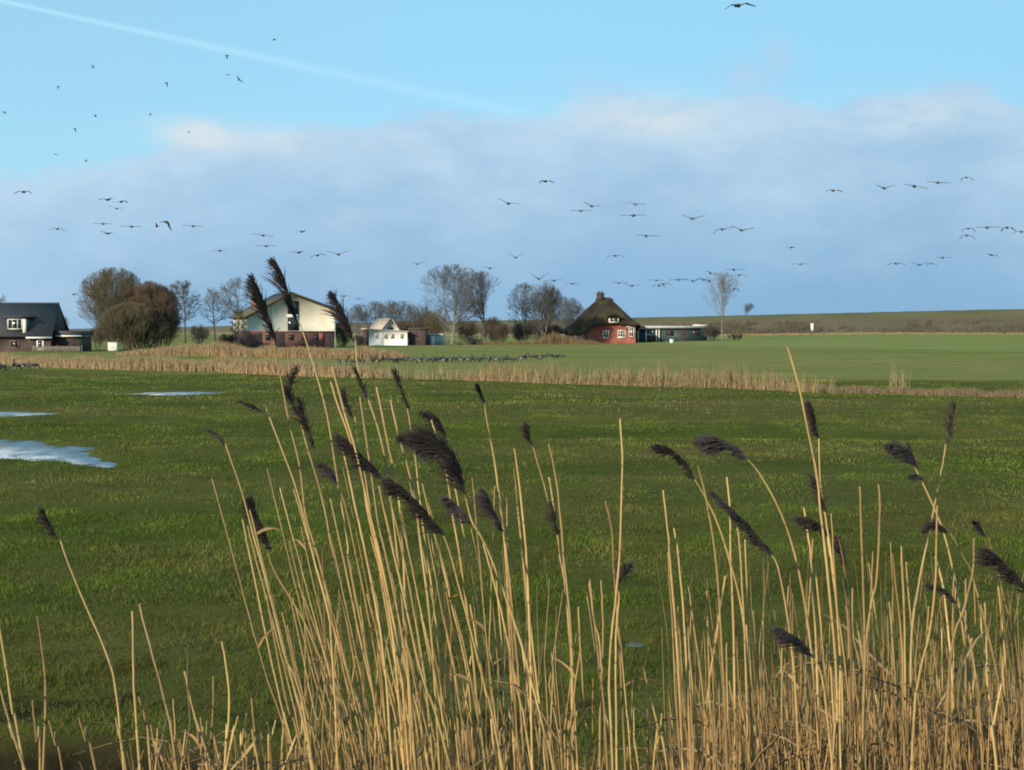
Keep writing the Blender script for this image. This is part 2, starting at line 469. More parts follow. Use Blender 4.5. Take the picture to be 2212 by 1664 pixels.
GRASS_A, GRASS_B, GRASS_C = (.040, .055, .010), (.064, .078, .014), (.095, .084, .026)
FAR_A, FAR_B, FAR_C = (.118, .152, .030), (.165, .174, .046), (.205, .170, .075)
build_ground()

# short grass: single blades, thinner on the ground with distance
def build_grass():
    Vs, Qs, Ts, Cs = [], [], [], []
    base = 0
    for (y0, y1, n, h0, h1, w) in ((7.4, 12, 120000, .022, .055, .0026), (12, 20, 150000, .022, .055, .0036), (20, 42, 190000, .022, .060, .0055), (42, 84, 150000, .025, .065, .010)):
        u = rng.random(n)
        Y = np.sqrt(y0 ** 2 + u * (y1 ** 2 - y0 ** 2))
        X = (rng.random(n) - .5) * (.86 * Y + 2.0)
        k = rng.random(n) < np.clip(.45 + 1.2 * (fbm(X, Y, .5 * (y0 / 8), 3) - .28), .3, 1)
        k &= Y > edgeY(X) + .1 - 1.3 * rng.random(n) ** 1.6
        k &= Y < 78 - .33 * X
        k &= (gz(X, Y) > WATER_Z + .004) | (rng.random(n) < np.where(Y < 16, .55, .32) * (fbm(X * 1.5, Y, np.where(Y < 16, .12, .5), 2) > .50))
        X, Y = X[k], Y[k]; n = len(X)
        Z = gz(X, Y) - .004
        h = (h0 + (h1 - h0) * rng.random(n) ** 1.7) * (.18 + 2.6 * np.clip(fbm(X + 5, Y, .34 + .012 * y0, 3), .1, .9) ** 1.8)
        th = rng.random(n) * 2 * np.pi
        lean = h * (.2 + .9 * rng.random(n)); la = rng.random(n) * 2 * np.pi
        dx, dy = np.cos(th) * w * (.7 + .6 * rng.random(n)), np.sin(th) * w
        P0 = np.stack([X, Y, Z], -1); D = np.stack([dx, dy, 0 * dx], -1)
        lv = np.stack([np.cos(la) * lean, np.sin(la) * lean, 0 * la], -1)
        up = np.zeros((n, 3)); up[:, 2] = h
        A, B = P0 - D, P0 + D
        Mi = P0 + up * .6 + lv * .35
        E, F = Mi - D * .75, Mi + D * .75
        T = P0 + up * .95 + lv
        V = np.stack([A, B, F, E, T], 1).reshape(-1, 3)
        i = base + np.arange(n) * 5
        Qs.append(np.stack([i, i + 1, i + 2, i + 3], -1)); Ts.append(np.stack([i + 3, i + 2, i + 4], -1))
        base += len(V); Vs.append(V)
        r = rng.random(n); pat = fbm(X, Y * .7, 2.2, 3) * .6 + fbm(X * .35, Y * 1.4, 9, 3) * .4
        g1, g2, g3, br = (np.array(c) for c in (BL_A, BL_B, BL_C, BL_D))
        mixv = np.clip((pat - .3) * 2.4 + .5 * (r - .5), 0, 1)[:, None]
        cl = fbm(X + 3, Y * .8, .55 + .02 * y0, 3); cl2 = fbm(X + 70, Y * 1.2, 3.2, 3)
        c = g1 * (1 - mixv) + g2 * mixv
        c = np.where((r > .93)[:, None], g3, c)
        c = np.where((rng.random(n) < .05 + .34 * smooth(.53, .66, pat))[:, None], br, c)
        yl = smooth(26, 29, Y) * smooth(34.5, 32, Y) * smooth(-1, 3, X) * .55
        c = c * (1 - yl[:, None]) + np.array([.135, .130, .034]) * yl[:, None]
        c = c * (.68 + .32 * smooth(11, 25, Y + 5 * (fbm(X, Y, 4, 2) - .5)) + .22 * smooth(36, 60, Y + 12 * (fbm(X * .4, Y, 6, 2) - .5)))[:, None]  # foreground shade put into the colour of near blades; far ones lifted
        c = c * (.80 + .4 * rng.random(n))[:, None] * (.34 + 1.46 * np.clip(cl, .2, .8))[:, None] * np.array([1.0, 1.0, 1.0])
        wz = (.55 * smooth(.48, .62, cl2))[:, None]
        c = c * (1 - wz) + c.mean(1, keepdims=True) * np.array([1.50, 1.20, .46]) * wz
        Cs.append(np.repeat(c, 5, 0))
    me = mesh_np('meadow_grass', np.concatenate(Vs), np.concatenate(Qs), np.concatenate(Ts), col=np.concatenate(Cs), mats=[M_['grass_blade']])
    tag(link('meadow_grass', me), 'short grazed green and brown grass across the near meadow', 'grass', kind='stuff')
BL_A, BL_B, BL_C, BL_D = (.066, .102, .013), (.104, .142, .020), (.148, .170, .042), (.165, .125, .045)

# puddles: level sheets of water lying in shallow basins of the meadow
def puddle(P, label):
    c = P.mean(0)
    out = c + (P - c) * 1.0 + unit(P - c) * (.9 if c[1] > 16 else .2)
    m = len(out)
    V = np.concatenate([np.c_[out, np.full(m, WATER_Z)], np.c_[out, np.full(m, WATER_Z - .2)], [[c[0], c[1], WATER_Z]]])
    t = [(2 * m, i, (i + 1) % m) for i in range(m)]
    q = [(i, m + i, m + (i + 1) % m, (i + 1) % m) for i in range(m)]
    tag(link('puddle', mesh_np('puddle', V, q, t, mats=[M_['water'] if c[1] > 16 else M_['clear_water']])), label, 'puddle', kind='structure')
def unit(v): return v / (np.linalg.norm(v, axis=-1, keepdims=True) + 1e-9)
def water_mat(glinting):
    m = mat('water', (.035, .040, .035), .16, spec=.7)
    nt = m.node_tree; L = nt.links.new
    tc = nt.nodes['Texture Coordinate']
    mp = nt.nodes.new('ShaderNodeMapping'); mp.inputs['Scale'].default_value = (1.2, 1, 1)
    L(tc.outputs['Object'], mp.inputs[0])
    n = nt.nodes.new('ShaderNodeTexNoise'); n.inputs['Scale'].default_value = 7; n.inputs['Detail'].default_value = 4
    L(mp.outputs[0], n.inputs['Vector'])
    bp = nt.nodes.new('ShaderNodeBump'); bp.inputs['Distance'].default_value = .045; bp.inputs['Strength'].default_value = 1
    L(n.outputs['Fac'], bp.inputs['Height']); L(bp.outputs[0], nt.nodes['Principled BSDF'].inputs['Normal'])
    # sky glitter of the ripples, painted as pale diffuse patches
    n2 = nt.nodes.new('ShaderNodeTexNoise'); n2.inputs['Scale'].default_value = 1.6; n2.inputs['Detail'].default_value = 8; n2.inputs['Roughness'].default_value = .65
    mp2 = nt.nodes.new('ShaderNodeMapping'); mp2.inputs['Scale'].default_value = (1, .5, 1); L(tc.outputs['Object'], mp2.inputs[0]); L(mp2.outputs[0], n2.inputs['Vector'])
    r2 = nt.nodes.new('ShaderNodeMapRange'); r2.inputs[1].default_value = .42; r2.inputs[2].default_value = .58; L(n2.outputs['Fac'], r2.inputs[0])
    ripple_glitter = nt.nodes.new('ShaderNodeBsdfDiffuse'); ripple_glitter.inputs[0].default_value = (.46, .50, .54, 1)
    fl = nt.nodes.new('ShaderNodeMath'); fl.operation = 'MULTIPLY'; fl.inputs[1].default_value = .8 if glinting else .12; L(r2.outputs[0], fl.inputs[0])
    ms = nt.nodes.new('ShaderNodeMixShader'); L(fl.outputs[0], ms.inputs[0]); L(nt.nodes['Principled BSDF'].outputs[0], ms.inputs[1]); L(ripple_glitter.outputs[0], ms.inputs[2])
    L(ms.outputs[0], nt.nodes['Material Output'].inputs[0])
    return m
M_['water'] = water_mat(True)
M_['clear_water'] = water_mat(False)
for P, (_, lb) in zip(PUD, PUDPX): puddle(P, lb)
build_grass()

# ------------------------------------------------------------------ dike along the back
def build_dike():
    # crest line in plan (from the photograph, crest about 7.5 m high)
    key = [(330, -260), (238, -40), (175, 140), (115, 317), (86, 400), (51, 506), (5, 625), (-60, 760), (-200, 1130), (-430, 1750), (-1000, 3100), (-2300, 6200)]
    P = []
    for i in range(len(key) - 1):
        p0, p1, p2, p3 = (np.array(key[max(0, min(len(key) - 1, i + k))], float) for k in (-1, 0, 1, 2))
        for k in range(16):
            t = k / 16
            P.append(.5 * ((2 * p1) + (p2 - p0) * t + (2 * p0 - 5 * p1 + 4 * p2 - p3) * t * t + (3 * p1 - p0 - 3 * p2 + p3) * t ** 3))
    P = np.array(P)
    T = np.gradient(P, axis=0); T /= np.linalg.norm(T, axis=1, keepdims=True)
    Nn = np.stack([-T[:, 1], T[:, 0]], -1)              # towards the meadow
    if ((-P) * Nn).sum() < 0: Nn = -Nn
    prof = [(-60, -.2), (-30, 1.0), (-6, 7.0), (-2.5, 7.5), (0, 7.55), (2.5, 7.4), (6, 6.5), (10, 5.4), (15, 4.1), (20, 2.9), (24, 2.2), (27, 2.0), (30, 1.9), (33, 1.8), (36, 1.65), (60, .95), (95, 0), (105, -.3)]
    def zb(Yp): return np.interp(Yp, [200, 320, 470, 700], [1.0, 1.0, .32, .30])
    V, col = [], []
    for i, (p, n) in enumerate(zip(P, Nn)):
        for o_, z in prof:
            q = p + n * o_
            w = .5 * (float(vnoise(i * 9 + 0., o_ * .7, 6)) - .5) if 3 < o_ < 30 else .12 * (float(vnoise(i * 7 + 0., 0., 5)) - .5)
            zz = z * zb(p[1]) if o_ > 26 else (max(z, 2.2 * zb(p[1])) if o_ > 19 else z)
            V.append((q[0], q[1], zz + (w if o_ < 40 else .3 * w)))
            col.append((1 if 26 < o_ < 32 else 0, 1 if 8 < o_ < 26 else 0, 1 if o_ > 32 else 0))
    m_, k = len(P), len(prof)
    i = np.arange(m_ - 1)[:, None] * k + np.arange(k - 1)[None]
    Q = np.stack([i, i + 1, i + k + 1, i + k], -1).reshape(-1, 4)
    m = bpy.data.materials.new('dike_turf'); m.use_nodes = True
    nt = m.node_tree; L = nt.links.new; b = nt.nodes['Principled BSDF']; b.inputs['Roughness'].default_value = .95; b.inputs['Specular IOR Level'].default_value = .1
    tc = nt.nodes.new('ShaderNodeTexCoord')
    def nz(s, lo, hi, st):
        mp = nt.nodes.new('ShaderNodeMapping'); mp.inputs['Scale'].default_value = st; L(tc.outputs['Object'], mp.inputs[0])
        n = nt.nodes.new('ShaderNodeTexNoise'); n.inputs['Scale'].default_value = s; n.inputs['Detail'].default_value = 7; n.inputs['Roughness'].default_value = .65
        L(mp.outputs[0], n.inputs['Vector'])
        r = nt.nodes.new('ShaderNodeMapRange'); L(n.outputs['Fac'], r.inputs[0]); r.inputs[1].default_value = lo; r.inputs[2].default_value = hi
        return r.outputs[0]
    def mix(f, a, c):
        n = nt.nodes.new('ShaderNodeMix'); n.data_type = 'RGBA'; L(f, n.inputs[0])
        for s, q in ((n.inputs[6], a), (n.inputs[7], c)):
            if isinstance(q, tuple): s.default_value = (*q, 1)
            else: L(q, s)
        return n.outputs[2]
    a_ = nt.nodes.new('ShaderNodeAttribute'); a_.attribute_name = 'tint'
    sp = nt.nodes.new('ShaderNodeSeparateColor'); L(a_.outputs['Color'], sp.inputs[0])
    turf = mix(nz(.05, .35, .65, (1, 1, 2)), (.080, .080, .034), (.110, .100, .046))
    rough = mix(nz(.09, .35, .65, (1, .35, 3)), (.120, .092, .056), (.090, .078, .042))
    straw = mix(nz(.3, .3, .7, (1, 1, 1)), (.30, .22, .12), (.17, .15, .07))
    c = mix(sp.outputs[1], turf, rough)
    c = mix(sp.outputs[0], c, straw)
    c = mix(sp.outputs[2], c, mix(nz(.045, .36, .64, (.3, 1.3, 1)), FAR_A, FAR_B))
    L(c, b.inputs['Base Color'])
    o = link('dike', mesh_np('dike', V, Q, col=col, mats=[m], smooth=True))
    tag(o, 'long grassy sea dike closing off the meadow', 'dike', kind='structure')
    return P, Nn, zb
DP, DN, ZB = build_dike()

def twig_mass(name, pts, h, spread, n_each, colA, colB, w=.02, m=None, seed=1, lean=.35):
    """thin upright stalks (three sided) grown at ground points; returns mesh arrays in world space"""
    r = np.random.default_rng(seed)
    pts = np.asarray(pts, float)
    n = len(pts) * n_each
    B = np.repeat(pts, n_each, 0) + np.c_[(r.random((n, 2)) - .5) * 2 * spread, np.zeros(n)]
    hh = np.repeat(np.broadcast_to(h, (len(pts),)), n_each) * (.40 + .62 * r.random(n) + .25 * r.random(n) ** 6)
    a = r.random(n) * 2 * np.pi; l = hh * lean * r.random(n)
    T = B + np.c_[np.cos(a) * l, np.sin(a) * l, hh]
    Mid = (B + T) / 2 + np.c_[(r.random((n, 2)) - .5) * .12 * hh[:, None], .05 * hh]
    ww = w * (.6 + .8 * r.random(n))
    V, Q = tubes(np.stack([B, Mid, T], 1), np.stack([ww, ww * .8, ww * .25], 1), 3)
    f = r.random(n)[:, None]
    c = (np.array(colA) * (1 - f) + np.array(colB) * f) * (.7 + .6 * r.random(n))[:, None]
    return V, Q, np.repeat(c, 9, 0)

def stuff(name, parts, label, cat, material):
    Vs, Qs, Cs = [], [], []; b = 0
    for V, Q, c in parts:
        Vs.append(V); Qs.append(Q + b); Cs.append(c); b += len(V)
    o = link(name, mesh_np(name, np.concatenate(Vs), np.concatenate(Qs), col=np.concatenate(Cs), mats=[material]))
    return tag(o, label, cat, kind='stuff')
M_['scrub'] = mat('scrub', (1, 1, 1), .9, attr='tint')

def build_scrub():
    r = np.random.default_rng(5)
    pts, hs = [], []
    for i in range(3 * 16 - 6, 6 * 16):
        for k in range(34 if i < 80 else 16):
            o_ = 12 + 15 * r.random() ** .8
            t = r.random()
            p = DP[i] * (1 - t) + DP[min(i + 1, len(DP) - 1)] * t + DN[i] * o_
            dens = float(fbm(p[0], p[1] * .5, 14, 3))
            if r.random() < smooth(.34, .54, dens) * .95 + .15 * (o_ > 18):
                z = np.interp(o_, [10, 15, 20, 24, 27, 33], [5.4, 4.1, 2.9, 2.2, 1.95, 1.8]) * (1 if o_ < 22 else (.5 + .5 * ZB(p[1])))
                pts.append((p[0], p[1], z - .1)); hs.append(.7 + 1.1 * r.random())
    a = twig_mass('x', pts, np.array(hs), .9, 14, (.12, .095, .068), (.075, .068, .044), .045, seed=3, lean=.8)
    stuff('dike_scrub', [a], 'brown and grey leafless scrub on the lower slope of the dike', 'scrub', M_['scrub'])
    pts = []
    for i in range(2 * 16, 6 * 16):
        for k in range(30):
            t = r.random(); o_ = 26.5 + 4.5 * r.random()
            p = DP[i] * (1 - t) + DP[min(i + 1, len(DP) - 1)] * t + DN[i] * o_
            pts.append((p[0], p[1], 1.9 * float(ZB(p[1])) - .05))
    b = twig_mass('x', pts, .55, .6, 8, (.34, .24, .12), (.22, .18, .08), .04, seed=4)
    stuff('dike_foot_grass', [b], 'strip of bleached dry grass along the foot of the dike', 'grass', M_['scrub'])
build_scrub()

# ------------------------------------------------------------------ far reed bands along the ditches
def band(rows, n, hfun, spread, colA, colB, w, seed, thin=None):
    """rows: (photo x, base y) polyline"""
    r = np.random.default_rng(seed)
    xs = np.array([a for a, _ in rows], float); ys = np.array([b for _, b in rows], float)
    px = xs[0] + (xs[-1] - xs[0]) * r.random(n)
    py = np.interp(px, xs, ys)
    if thin is not None:
        k = r.random(n) < thin(px); px, py = px[k], py[k]
    P = []
    for x, y in zip(px, py):
        p = at(x, y, gd(y)); P.append((p.x, p.y + spread * r.random(), 0))
    P = np.array(P); P[:, 2] = gz(P[:, 0], P[:, 1]) - .03
    clump = .55 + .9 * fbm(px, px * 0 + seed, 26, 3)
    return twig_mass('x', P, hfun(px) * clump, .12, 3, colA, colB, w, seed=seed, lean=.16)
S1, S2 = (.40, .295, .17), (.29, .20, .11)
b1 = band([(-250, 784), (0, 788), (100, 795), (240, 800), (466, 803.5), (652, 814), (830, 819)], 5200, lambda x: np.interp(x, [-250, 500, 620, 700, 830], [.78, .85, .85, .75, .6]), 2.2, S1, S2, .016, 11,
          lambda x: np.interp(x, [-250, 560, 650, 830], [1, 1, .55, .35]))
b1b = band([(820, 819), (1010, 823)], 140, lambda x: .75 + 0 * x, 1.5, S1, (.22, .22, .10), .009, 12)
stuff('reed_band', [b1, b1b], 'band of pale dry reeds along the ditch on the left side', 'reeds', M_['far_reed'])
b2 = band([(1000, 823), (1250, 831), (1413, 835), (1576, 838), (1693, 844), (1760, 847)], 1500, lambda x: np.interp(x, [1000, 1080, 1300, 1480, 1600, 1700, 1760], [.8, 1.0, 1.0, 1.1, 1.05, .9, .5]), 1.0, S1, (.24, .21, .09), .009, 13,
          lambda x: .30 + .7 * smooth(.35, .6, fbm(x, x * 0 + 4, 60, 2)))
b2c = band([(1000, 823), (1250, 831), (1413, 835), (1576, 838), (1693, 844), (1760, 847)], 1700, lambda x: .36 + 0 * x, .9, S1, S2, .009, 23)
b2b = band([(1740, 847), (1889, 849), (1995, 854), (2209, 859), (2500, 869)], 2400, lambda x: .27 + .18 * (fbm(x, x * 0, 50, 2) - .4), 1.0, (.33, .24, .15), (.19, .15, .085), .009, 14)
b2d = band([(1925, 848), (1965, 850)], 11, lambda x: 1.25 + 0 * x, .6, S1, (.33, .27, .12), .010, 15)
b2e = band([(1700, 846), (1800, 849)], 30, lambda x: .9 + 0 * x, .6, S1, (.33, .27, .12), .010, 16)
stuff('reed_band', [b2, b2c, b2b, b2d, b2e], 'sparse band of dry reeds along the ditch on the right side', 'reeds', M_['far_reed'])
b3 = band([(250, 768), (397, 769), (516, 771), (640, 774), (874, 777)], 5200, lambda x: np.interp(x, [250, 300, 390, 450, 520, 874], [.4, .7, 1.25, 1.3, .95, .95]) * np.interp(x, [800, 880], [1, .35]), 5.0, S1, (.28, .18, .09), .018, 17)
stuff('reed_band', [b3], 'farther band of dry reeds in front of the cream farmhouse', 'reeds', M_['far_reed'])
b4 = band([(1165, 744), (1215, 744), (1300, 745)], 700, lambda x: np.interp(x, [1165, 1200, 1230, 1300], [1.6, 2.2, 1.6, .5]), 5, (.28, .19, .10), (.17, .12, .06), .028, 18)
b5 = band([(985, 745), (1165, 744)], 500, lambda x: .8 + 0 * x, 6, (.24, .17, .09), (.15, .12, .055), .028, 19)
stuff('reed_band', [b4, b5], 'tawny reeds and rough grass left of the thatched house', 'reeds', M_['far_reed'])

# ------------------------------------------------------------------ buildings
def window(parent, x0, x1, z0, z1, y, frame='white', nx=2, nz_=1, fw=.07, glass='glass', name='window'):
    """window on a wall facing -y at depth y"""
    f = MB()
    f.box(x0, x0 + fw, y - .05, y + .04, z0, z1).box(x1 - fw, x1, y - .05, y + .04, z0, z1)
    f.box(x0 + fw, x1 - fw, y - .05, y + .04, z0, z0 + fw).box(x0 + fw, x1 - fw, y - .05, y + .04, z1 - fw, z1)
    w = (x1 - x0) / nx
    for k in range(1, nx): f.box(x0 + w * k - fw * .35, x0 + w * k + fw * .35, y - .035, y + .03, z0 + fw, z1 - fw)
    h = (z1 - z0) / nz_
    for k in range(1, nz_): f.box(x0 + fw, x1 - fw, y - .03, y + .028, z0 + h * k - fw * .3, z0 + h * k + fw * .3)
    o = f.build(name, M_[frame], parent)
    MB().box(x0 + fw * .5, x1 - fw * .5, y - .012, y + .01, z0 + fw * .5, z1 - fw * .5).build('pane', M_[glass], o)
    return o
def door(parent, x0, x1, z0, z1, y, m='dark_wood', name='door'):
    d = MB().box(x0, x1, y - .045, y + .05, z0, z1)
    o = d.build(name, M_[m], parent, bevel=.01)
    MB().box(x1 - .16, x1 - .1, y - .10, y - .046, (z0 + z1) / 2 - .1, (z0 + z1) / 2 + .02).build('handle', M_['grey_metal'], o)
    return o

def farmhouse():
    D = 211.0; S = FPX / D
    p = at(535, 749, D); p.z = 0
    t = thing('farmhouse', 'large farmhouse with cream gable above a red brick base, behind the tall reed plumes', 'farmhouse', p, R(21.5))
    W, ax, el, er, az, dp, bz = 13.3, 6.85, 4.75, 5.85, 8.2, 11.5, 2.53
    # brick base with openings, 12 cm behind the render above
    b = MB(); b.box(0, W, .06, dp, -.3, bz); b.build('base_wall', M_['brick'], t)
    g = MB(); g.prism([(-.03, bz), (W + .03, bz), (W + .03, er), (ax, az), (-.03, el)], 0, dp + .03)
    g.build('upper_wall', M_['cream'], t)
    MB().box(-.06, W + .06, -.04, .058, bz - .12, bz - .003).build('ledge', M_['brick_red'], t)
    r = MB()
    sl = (az - el) / ax; sr = (az - er) / (W - ax)
    r.slab([(-.55, -.5, el - .55 * sl + .02), (ax, -.5, az + .02), (ax, dp + .5, az + .02), (-.55, dp + .5, el - .55 * sl + .02)], .28)
    r.slab([(ax, -.5, az + .02), (W + .45, -.5, er - .45 * sr + .02), (W + .45, dp + .5, er - .45 * sr + .02), (ax, dp + .5, az + .02)], .20)
    ro = r.build('roof', M_['roof_moss'], t)
    c = MB(); cx, cy = 2.3, 5.5; zc = el + cx * sl
    c.box(cx - .55, cx + .55, cy - .45, cy + .45, zc - .3, zc + 2.0); c.box(cx - .65, cx + .65, cy - .55, cy + .55, zc + 2.0, zc + 2.15)
    c.build('chimney', M_['brick'], ro)
    # verge boards
    vb = MB()
    vb.prism([(-.55, el - .55 * sl - .2), (ax, az - .2), (ax, az + .02), (-.55, el - .55 * sl + .02)], -.49, -.44)
    vb.prism([(ax, az - .16), (W + .45, er - .45 * sr - .16), (W + .45, er - .45 * sr + .02), (ax, az + .02)], -.488, -.438)
    vb.build('verge_board', M_['dark_wood'], t)
    # tall central window column
    q = lambda z: (z - 450) / 940 * W
    h = lambda z: (716 - (545.6 + z / 5)) / S + EYE
    window(t, q(880), q(1000), h(665), h(520), -.03, 'dark_wood', 2, 2)
    window(t, q(880), q(1000), h(842), h(705), -.03, 'dark_wood', 2, 1)
    MB().box(q(872), q(1005), -.07, -.004, h(700), h(668)).build('sill_panel', M_['white'], t)
    for a, b_ in ((890, 945), (1035, 1082), (1160, 1220)): window(t, q(a), q(b_), h(948), h(888), .03, 'dark_wood', 2, 1, .06)
    window(t, q(640), q(690), h(948), h(888), .03, 'dark_wood', 2, 1, .06)
    door(t, q(1290), q(1380), -.1, h(868), .03)
    door(t, q(480), q(598), -.1, h(872), .03, name='garage_door')
    door(t, q(750), q(840), -.1, h(868), .03)
    MB().box(q(1222), q(1285), .0, .058, h(950), h(868)).build('panel', M_['brick_red'], t)
    # gutter and pipe at right
    MB().tube([(W + .12, -.08, er - .4), (W + .12, -.08, 0)], .05).build('drainpipe', M_['grey_metal'], t)
    # left side windows
    for y0 in (2.2, 6.5):
        f = MB().box(-.07, -.034, y0, y0 + 1.3, 3.0, 4.2).build('window', M_['white'], t)
        MB().box(-.08, -.071, y0 + .08, y0 + 1.22, 3.08, 4.12).build('pane', M_['glass'], f)
farmhouse()

def dormer_house():
    D = 172.0; S = FPX / D
    X0 = -(1106 + 150) / S; p = Vector((X0, D, 0))
    t = thing('dark_roofed_house', 'house with big dark slate roof and white dormer window at the left edge', 'house', p, R(2))
    x = lambda px: px / S - X0 - 1106 / S
    z = lambda py: (716 - py) / S + EYE
    xr = x(111); ez = z(727)
    w = MB(); w.prism([(.4, -.3), (xr - .2, -.3), (xr - .2, ez), (.4, ez)], 0, 7.6); w.build('wall', M_['brick_dark'], t)
    # end gables (y,z profile) as thin slabs
    for xx in (.4, xr - .4):
        g = MB()
        g.add([(xx, .02, ez), (xx, 7.58, ez), (xx, 3.8, z(661)), (xx + .2, .02, ez), (xx + .2, 7.58, ez), (xx + .2, 3.8, z(661))],
              [(0, 1, 4, 3), (1, 2, 5, 4), (2, 0, 3, 5)], [(0, 2, 1), (3, 4, 5)])
        g.build('gable', M_['brick_dark'], t)
    rg = z(657)
    r = MB()
    r.slab([(0, -.45, ez - .12), (xr + .1, -.45, ez - .12), (xr - .25, 3.8, rg), (0, 3.8, rg)], .18)
    r.slab([(0, 3.8, rg), (xr - .25, 3.8, rg), (xr + .1, 8.05, ez - .12), (0, 8.05, ez - .12)], .18)
    r.tube([(0, 3.8, rg + .15), (xr - .2, 3.8, rg + .15)], .14)
    r.build('roof', M_['slate'], t)
    gt = MB().box(x(57), xr + .1, -.62, -.47, ez - .26, ez - .06)
    gt.build('gutter', M_['white'], t)
    # dormer
    d = MB()
    a0, a1, zb, zt = x(13), x(60), z(726), z(687)
    d.box(a0, a1, -.05, 2.6, zb + .25, zt)
    do = d.build('dormer', M_['slate'], t)
    d2 = MB().box(a0 - .25, a1 + .35, -.4, 3.4, zt, zt + .22); d2.build('dormer_roof', M_['slate'], do)
    window(do, x(16), x(48), z(712), z(689), -.10, 'white', 3, 1, .12)
    MB().box(x(48.2), x(56), -.12, -.052, z(726), z(689)).build('corner_board', M_['white'], do)
    # ground floor openings
    window(t, x(77), x(93), z(757), z(733), -.03, 'white', 1, 1, .22)
    door(t, x(58), x(75), -.1, z(733), -.02)
    window(t, x(20), x(40), z(752), z(736), -.03, 'fence_wood', 2, 1, .1)
    # flat roofed side building
    e = MB().box(xr - .15, x(166), 1.2, 6.2, -.3, z(727)); e.build('side_wall', M_['brick_dark'], t)
    e = MB().box(xr - .1, x(169), .9, 6.5, z(726), z(715)); e.build('flat_roof', M_['slate'], t)
    MB().box(xr + .15, x(169.6), .78, .898, z(728), z(724.5)).build('fascia', M_['white'], t)
    # chimney pot hint
dormer_house()

def garden_fence():
    D = 166.0; S = FPX / D
    p = at(70, 760, D); p.z = -.05
    t = thing('garden_fence', 'low weathered grey wooden garden fence beside the dark-roofed house', 'fence', p, R(-3))
    L_ = 108 / S
    b = MB()
    n = int(L_ / .16)
    for k in range(n):
        hh = .78 + .05 * random.random()
        b.box(k * .16, k * .16 + .11, 0, .02, .06, hh)
    b.build('pickets', M_['fence_wood'], t)
    MB().box(0, L_, .021, .06, .2, .28).box(0, L_, .021, .06, .58, .66).build('rail', M_['fence_wood'], t)
    for k in range(5): MB().box(k * L_ / 4 - .05, k * L_ / 4 + .05, .061, .15, -.2, .9).build('post', M_['fence_wood'], t)
garden_fence()

def utility_box():
    D = 176.0; S = FPX / D
    p = at(233, 754, D); p.z = -.03
    t = thing('utility_box', 'small white cabinet at the foot of the round bare tree', 'cabinet', p, R(4))
    MB().box(0, 19 / S, 0, .7, .12, 1.1).build('body', M_['white'], t, bevel=.02)
    MB().box(-.05, 19 / S + .05, -.05, .75, 1.103, 1.16).build('lid', M_['white'], t, bevel=.015)
    MB().box(.08, 19 / S - .08, .05, .65, -.1, .118).build('plinth', M_['fence_wood'], t)
    MB().box(9 / S, 11 / S, -.02, -.002, .5, .62).build('latch', M_['grey_metal'], t)
utility_box()

def white_cottage():
    D = 250.0; S = FPX / D
    x = lambda zz: (737.4 + zz / 4.286 - 800) / S
    z = lambda zz: (716 - (545.6 + zz / 4.286)) / S + EYE
    p = at(800, 745, D); p.z = 0
    t = thing('white_cottage', 'small white cottage with pale tiled gable roof, right of the farmhouse', 'cottage', p, R(3))
    f = MB(); f.prism([(x(255), -.2), (x(610), -.2), (x(610), z(738)), (x(255), z(716))], 0, 5); f.build('front_wall', M_['white'], t)
    f = MB(); f.prism([(x(240), z(712)), (x(622), z(734)), (x(622), z(728)), (x(240), z(704))], -.25, 5.2); f.build('lean_roof', M_['grey_metal'], t)
    l = MB().box(x(192), x(252), .3, 4.6, -.2, z(718)); l.build('porch', M_['dark_wood'], t)
    l = MB().box(x(184), x(254), .0, 4.8, z(716), z(700)); l.build('porch_roof', M_['tile_pale'], t)
    for a, b_ in ((310, 345), (395, 430), (455, 490), (545, 575)): window(t, x(a), x(b_), z(800), z(752), -.02, 'white', 2, 1, .08)
    door(t, x(355), x(388), -.1, z(745), -.02, 'grey_metal')
    # gabled part behind, turned to the left
    g = thing('gable_wing', None, None, (x(365), 2.2, 0), R(28)); g.parent = t
    W = 3.6; ez = z(712) - .1; az = z(607); dp = 5.0
    b = MB(); b.prism([(0, 1.0), (W, 1.0), (W, ez), (W / 2, az - .1), (0, ez)], 0, dp); b.build('gable_wall', M_['cream'], g)
    r = MB(); s_ = (az - .1 - ez) / (W / 2)
    r.slab([(-.35, -.3, ez - .35 * s_), (W / 2, -.3, az - .1), (W / 2, dp + .3, az - .1), (-.35, dp + .3, ez - .35 * s_)], .14)
    r.build('roof', M_['tile_pale'], g)
    r = MB(); r.slab([(W / 2, -.3, az - .1), (W + .35, -.3, ez - .35 * s_), (W + .35, dp + .3, ez - .35 * s_), (W / 2, dp + .3, az - .1)], .14)
    r.build('roof', M_['tile_pale'], g)
    v = MB(); v.prism([(-.35, ez - .35 * s_ - .1), (W / 2, az - .22), (W + .35, ez - .35 * s_ - .1), (W + .35, ez - .35 * s_ + .1), (W / 2, az + .0), (-.35, ez - .35 * s_ + .1)][:6], -.36, -.303)
    v2 = MB(); v2.prism([(-.35, ez - .35 * s_ - .12), (W / 2, az - .25), (W / 2, az + .03), (-.35, ez - .35 * s_ + .12)], -.36, -.305); v2.build('verge_board', M_['dark_wood'], g)
    window(g, W / 2 - .5, W / 2 + .5, ez - .35, ez + .5, -.03, 'dark_wood', 2, 1, .08)
white_cottage()

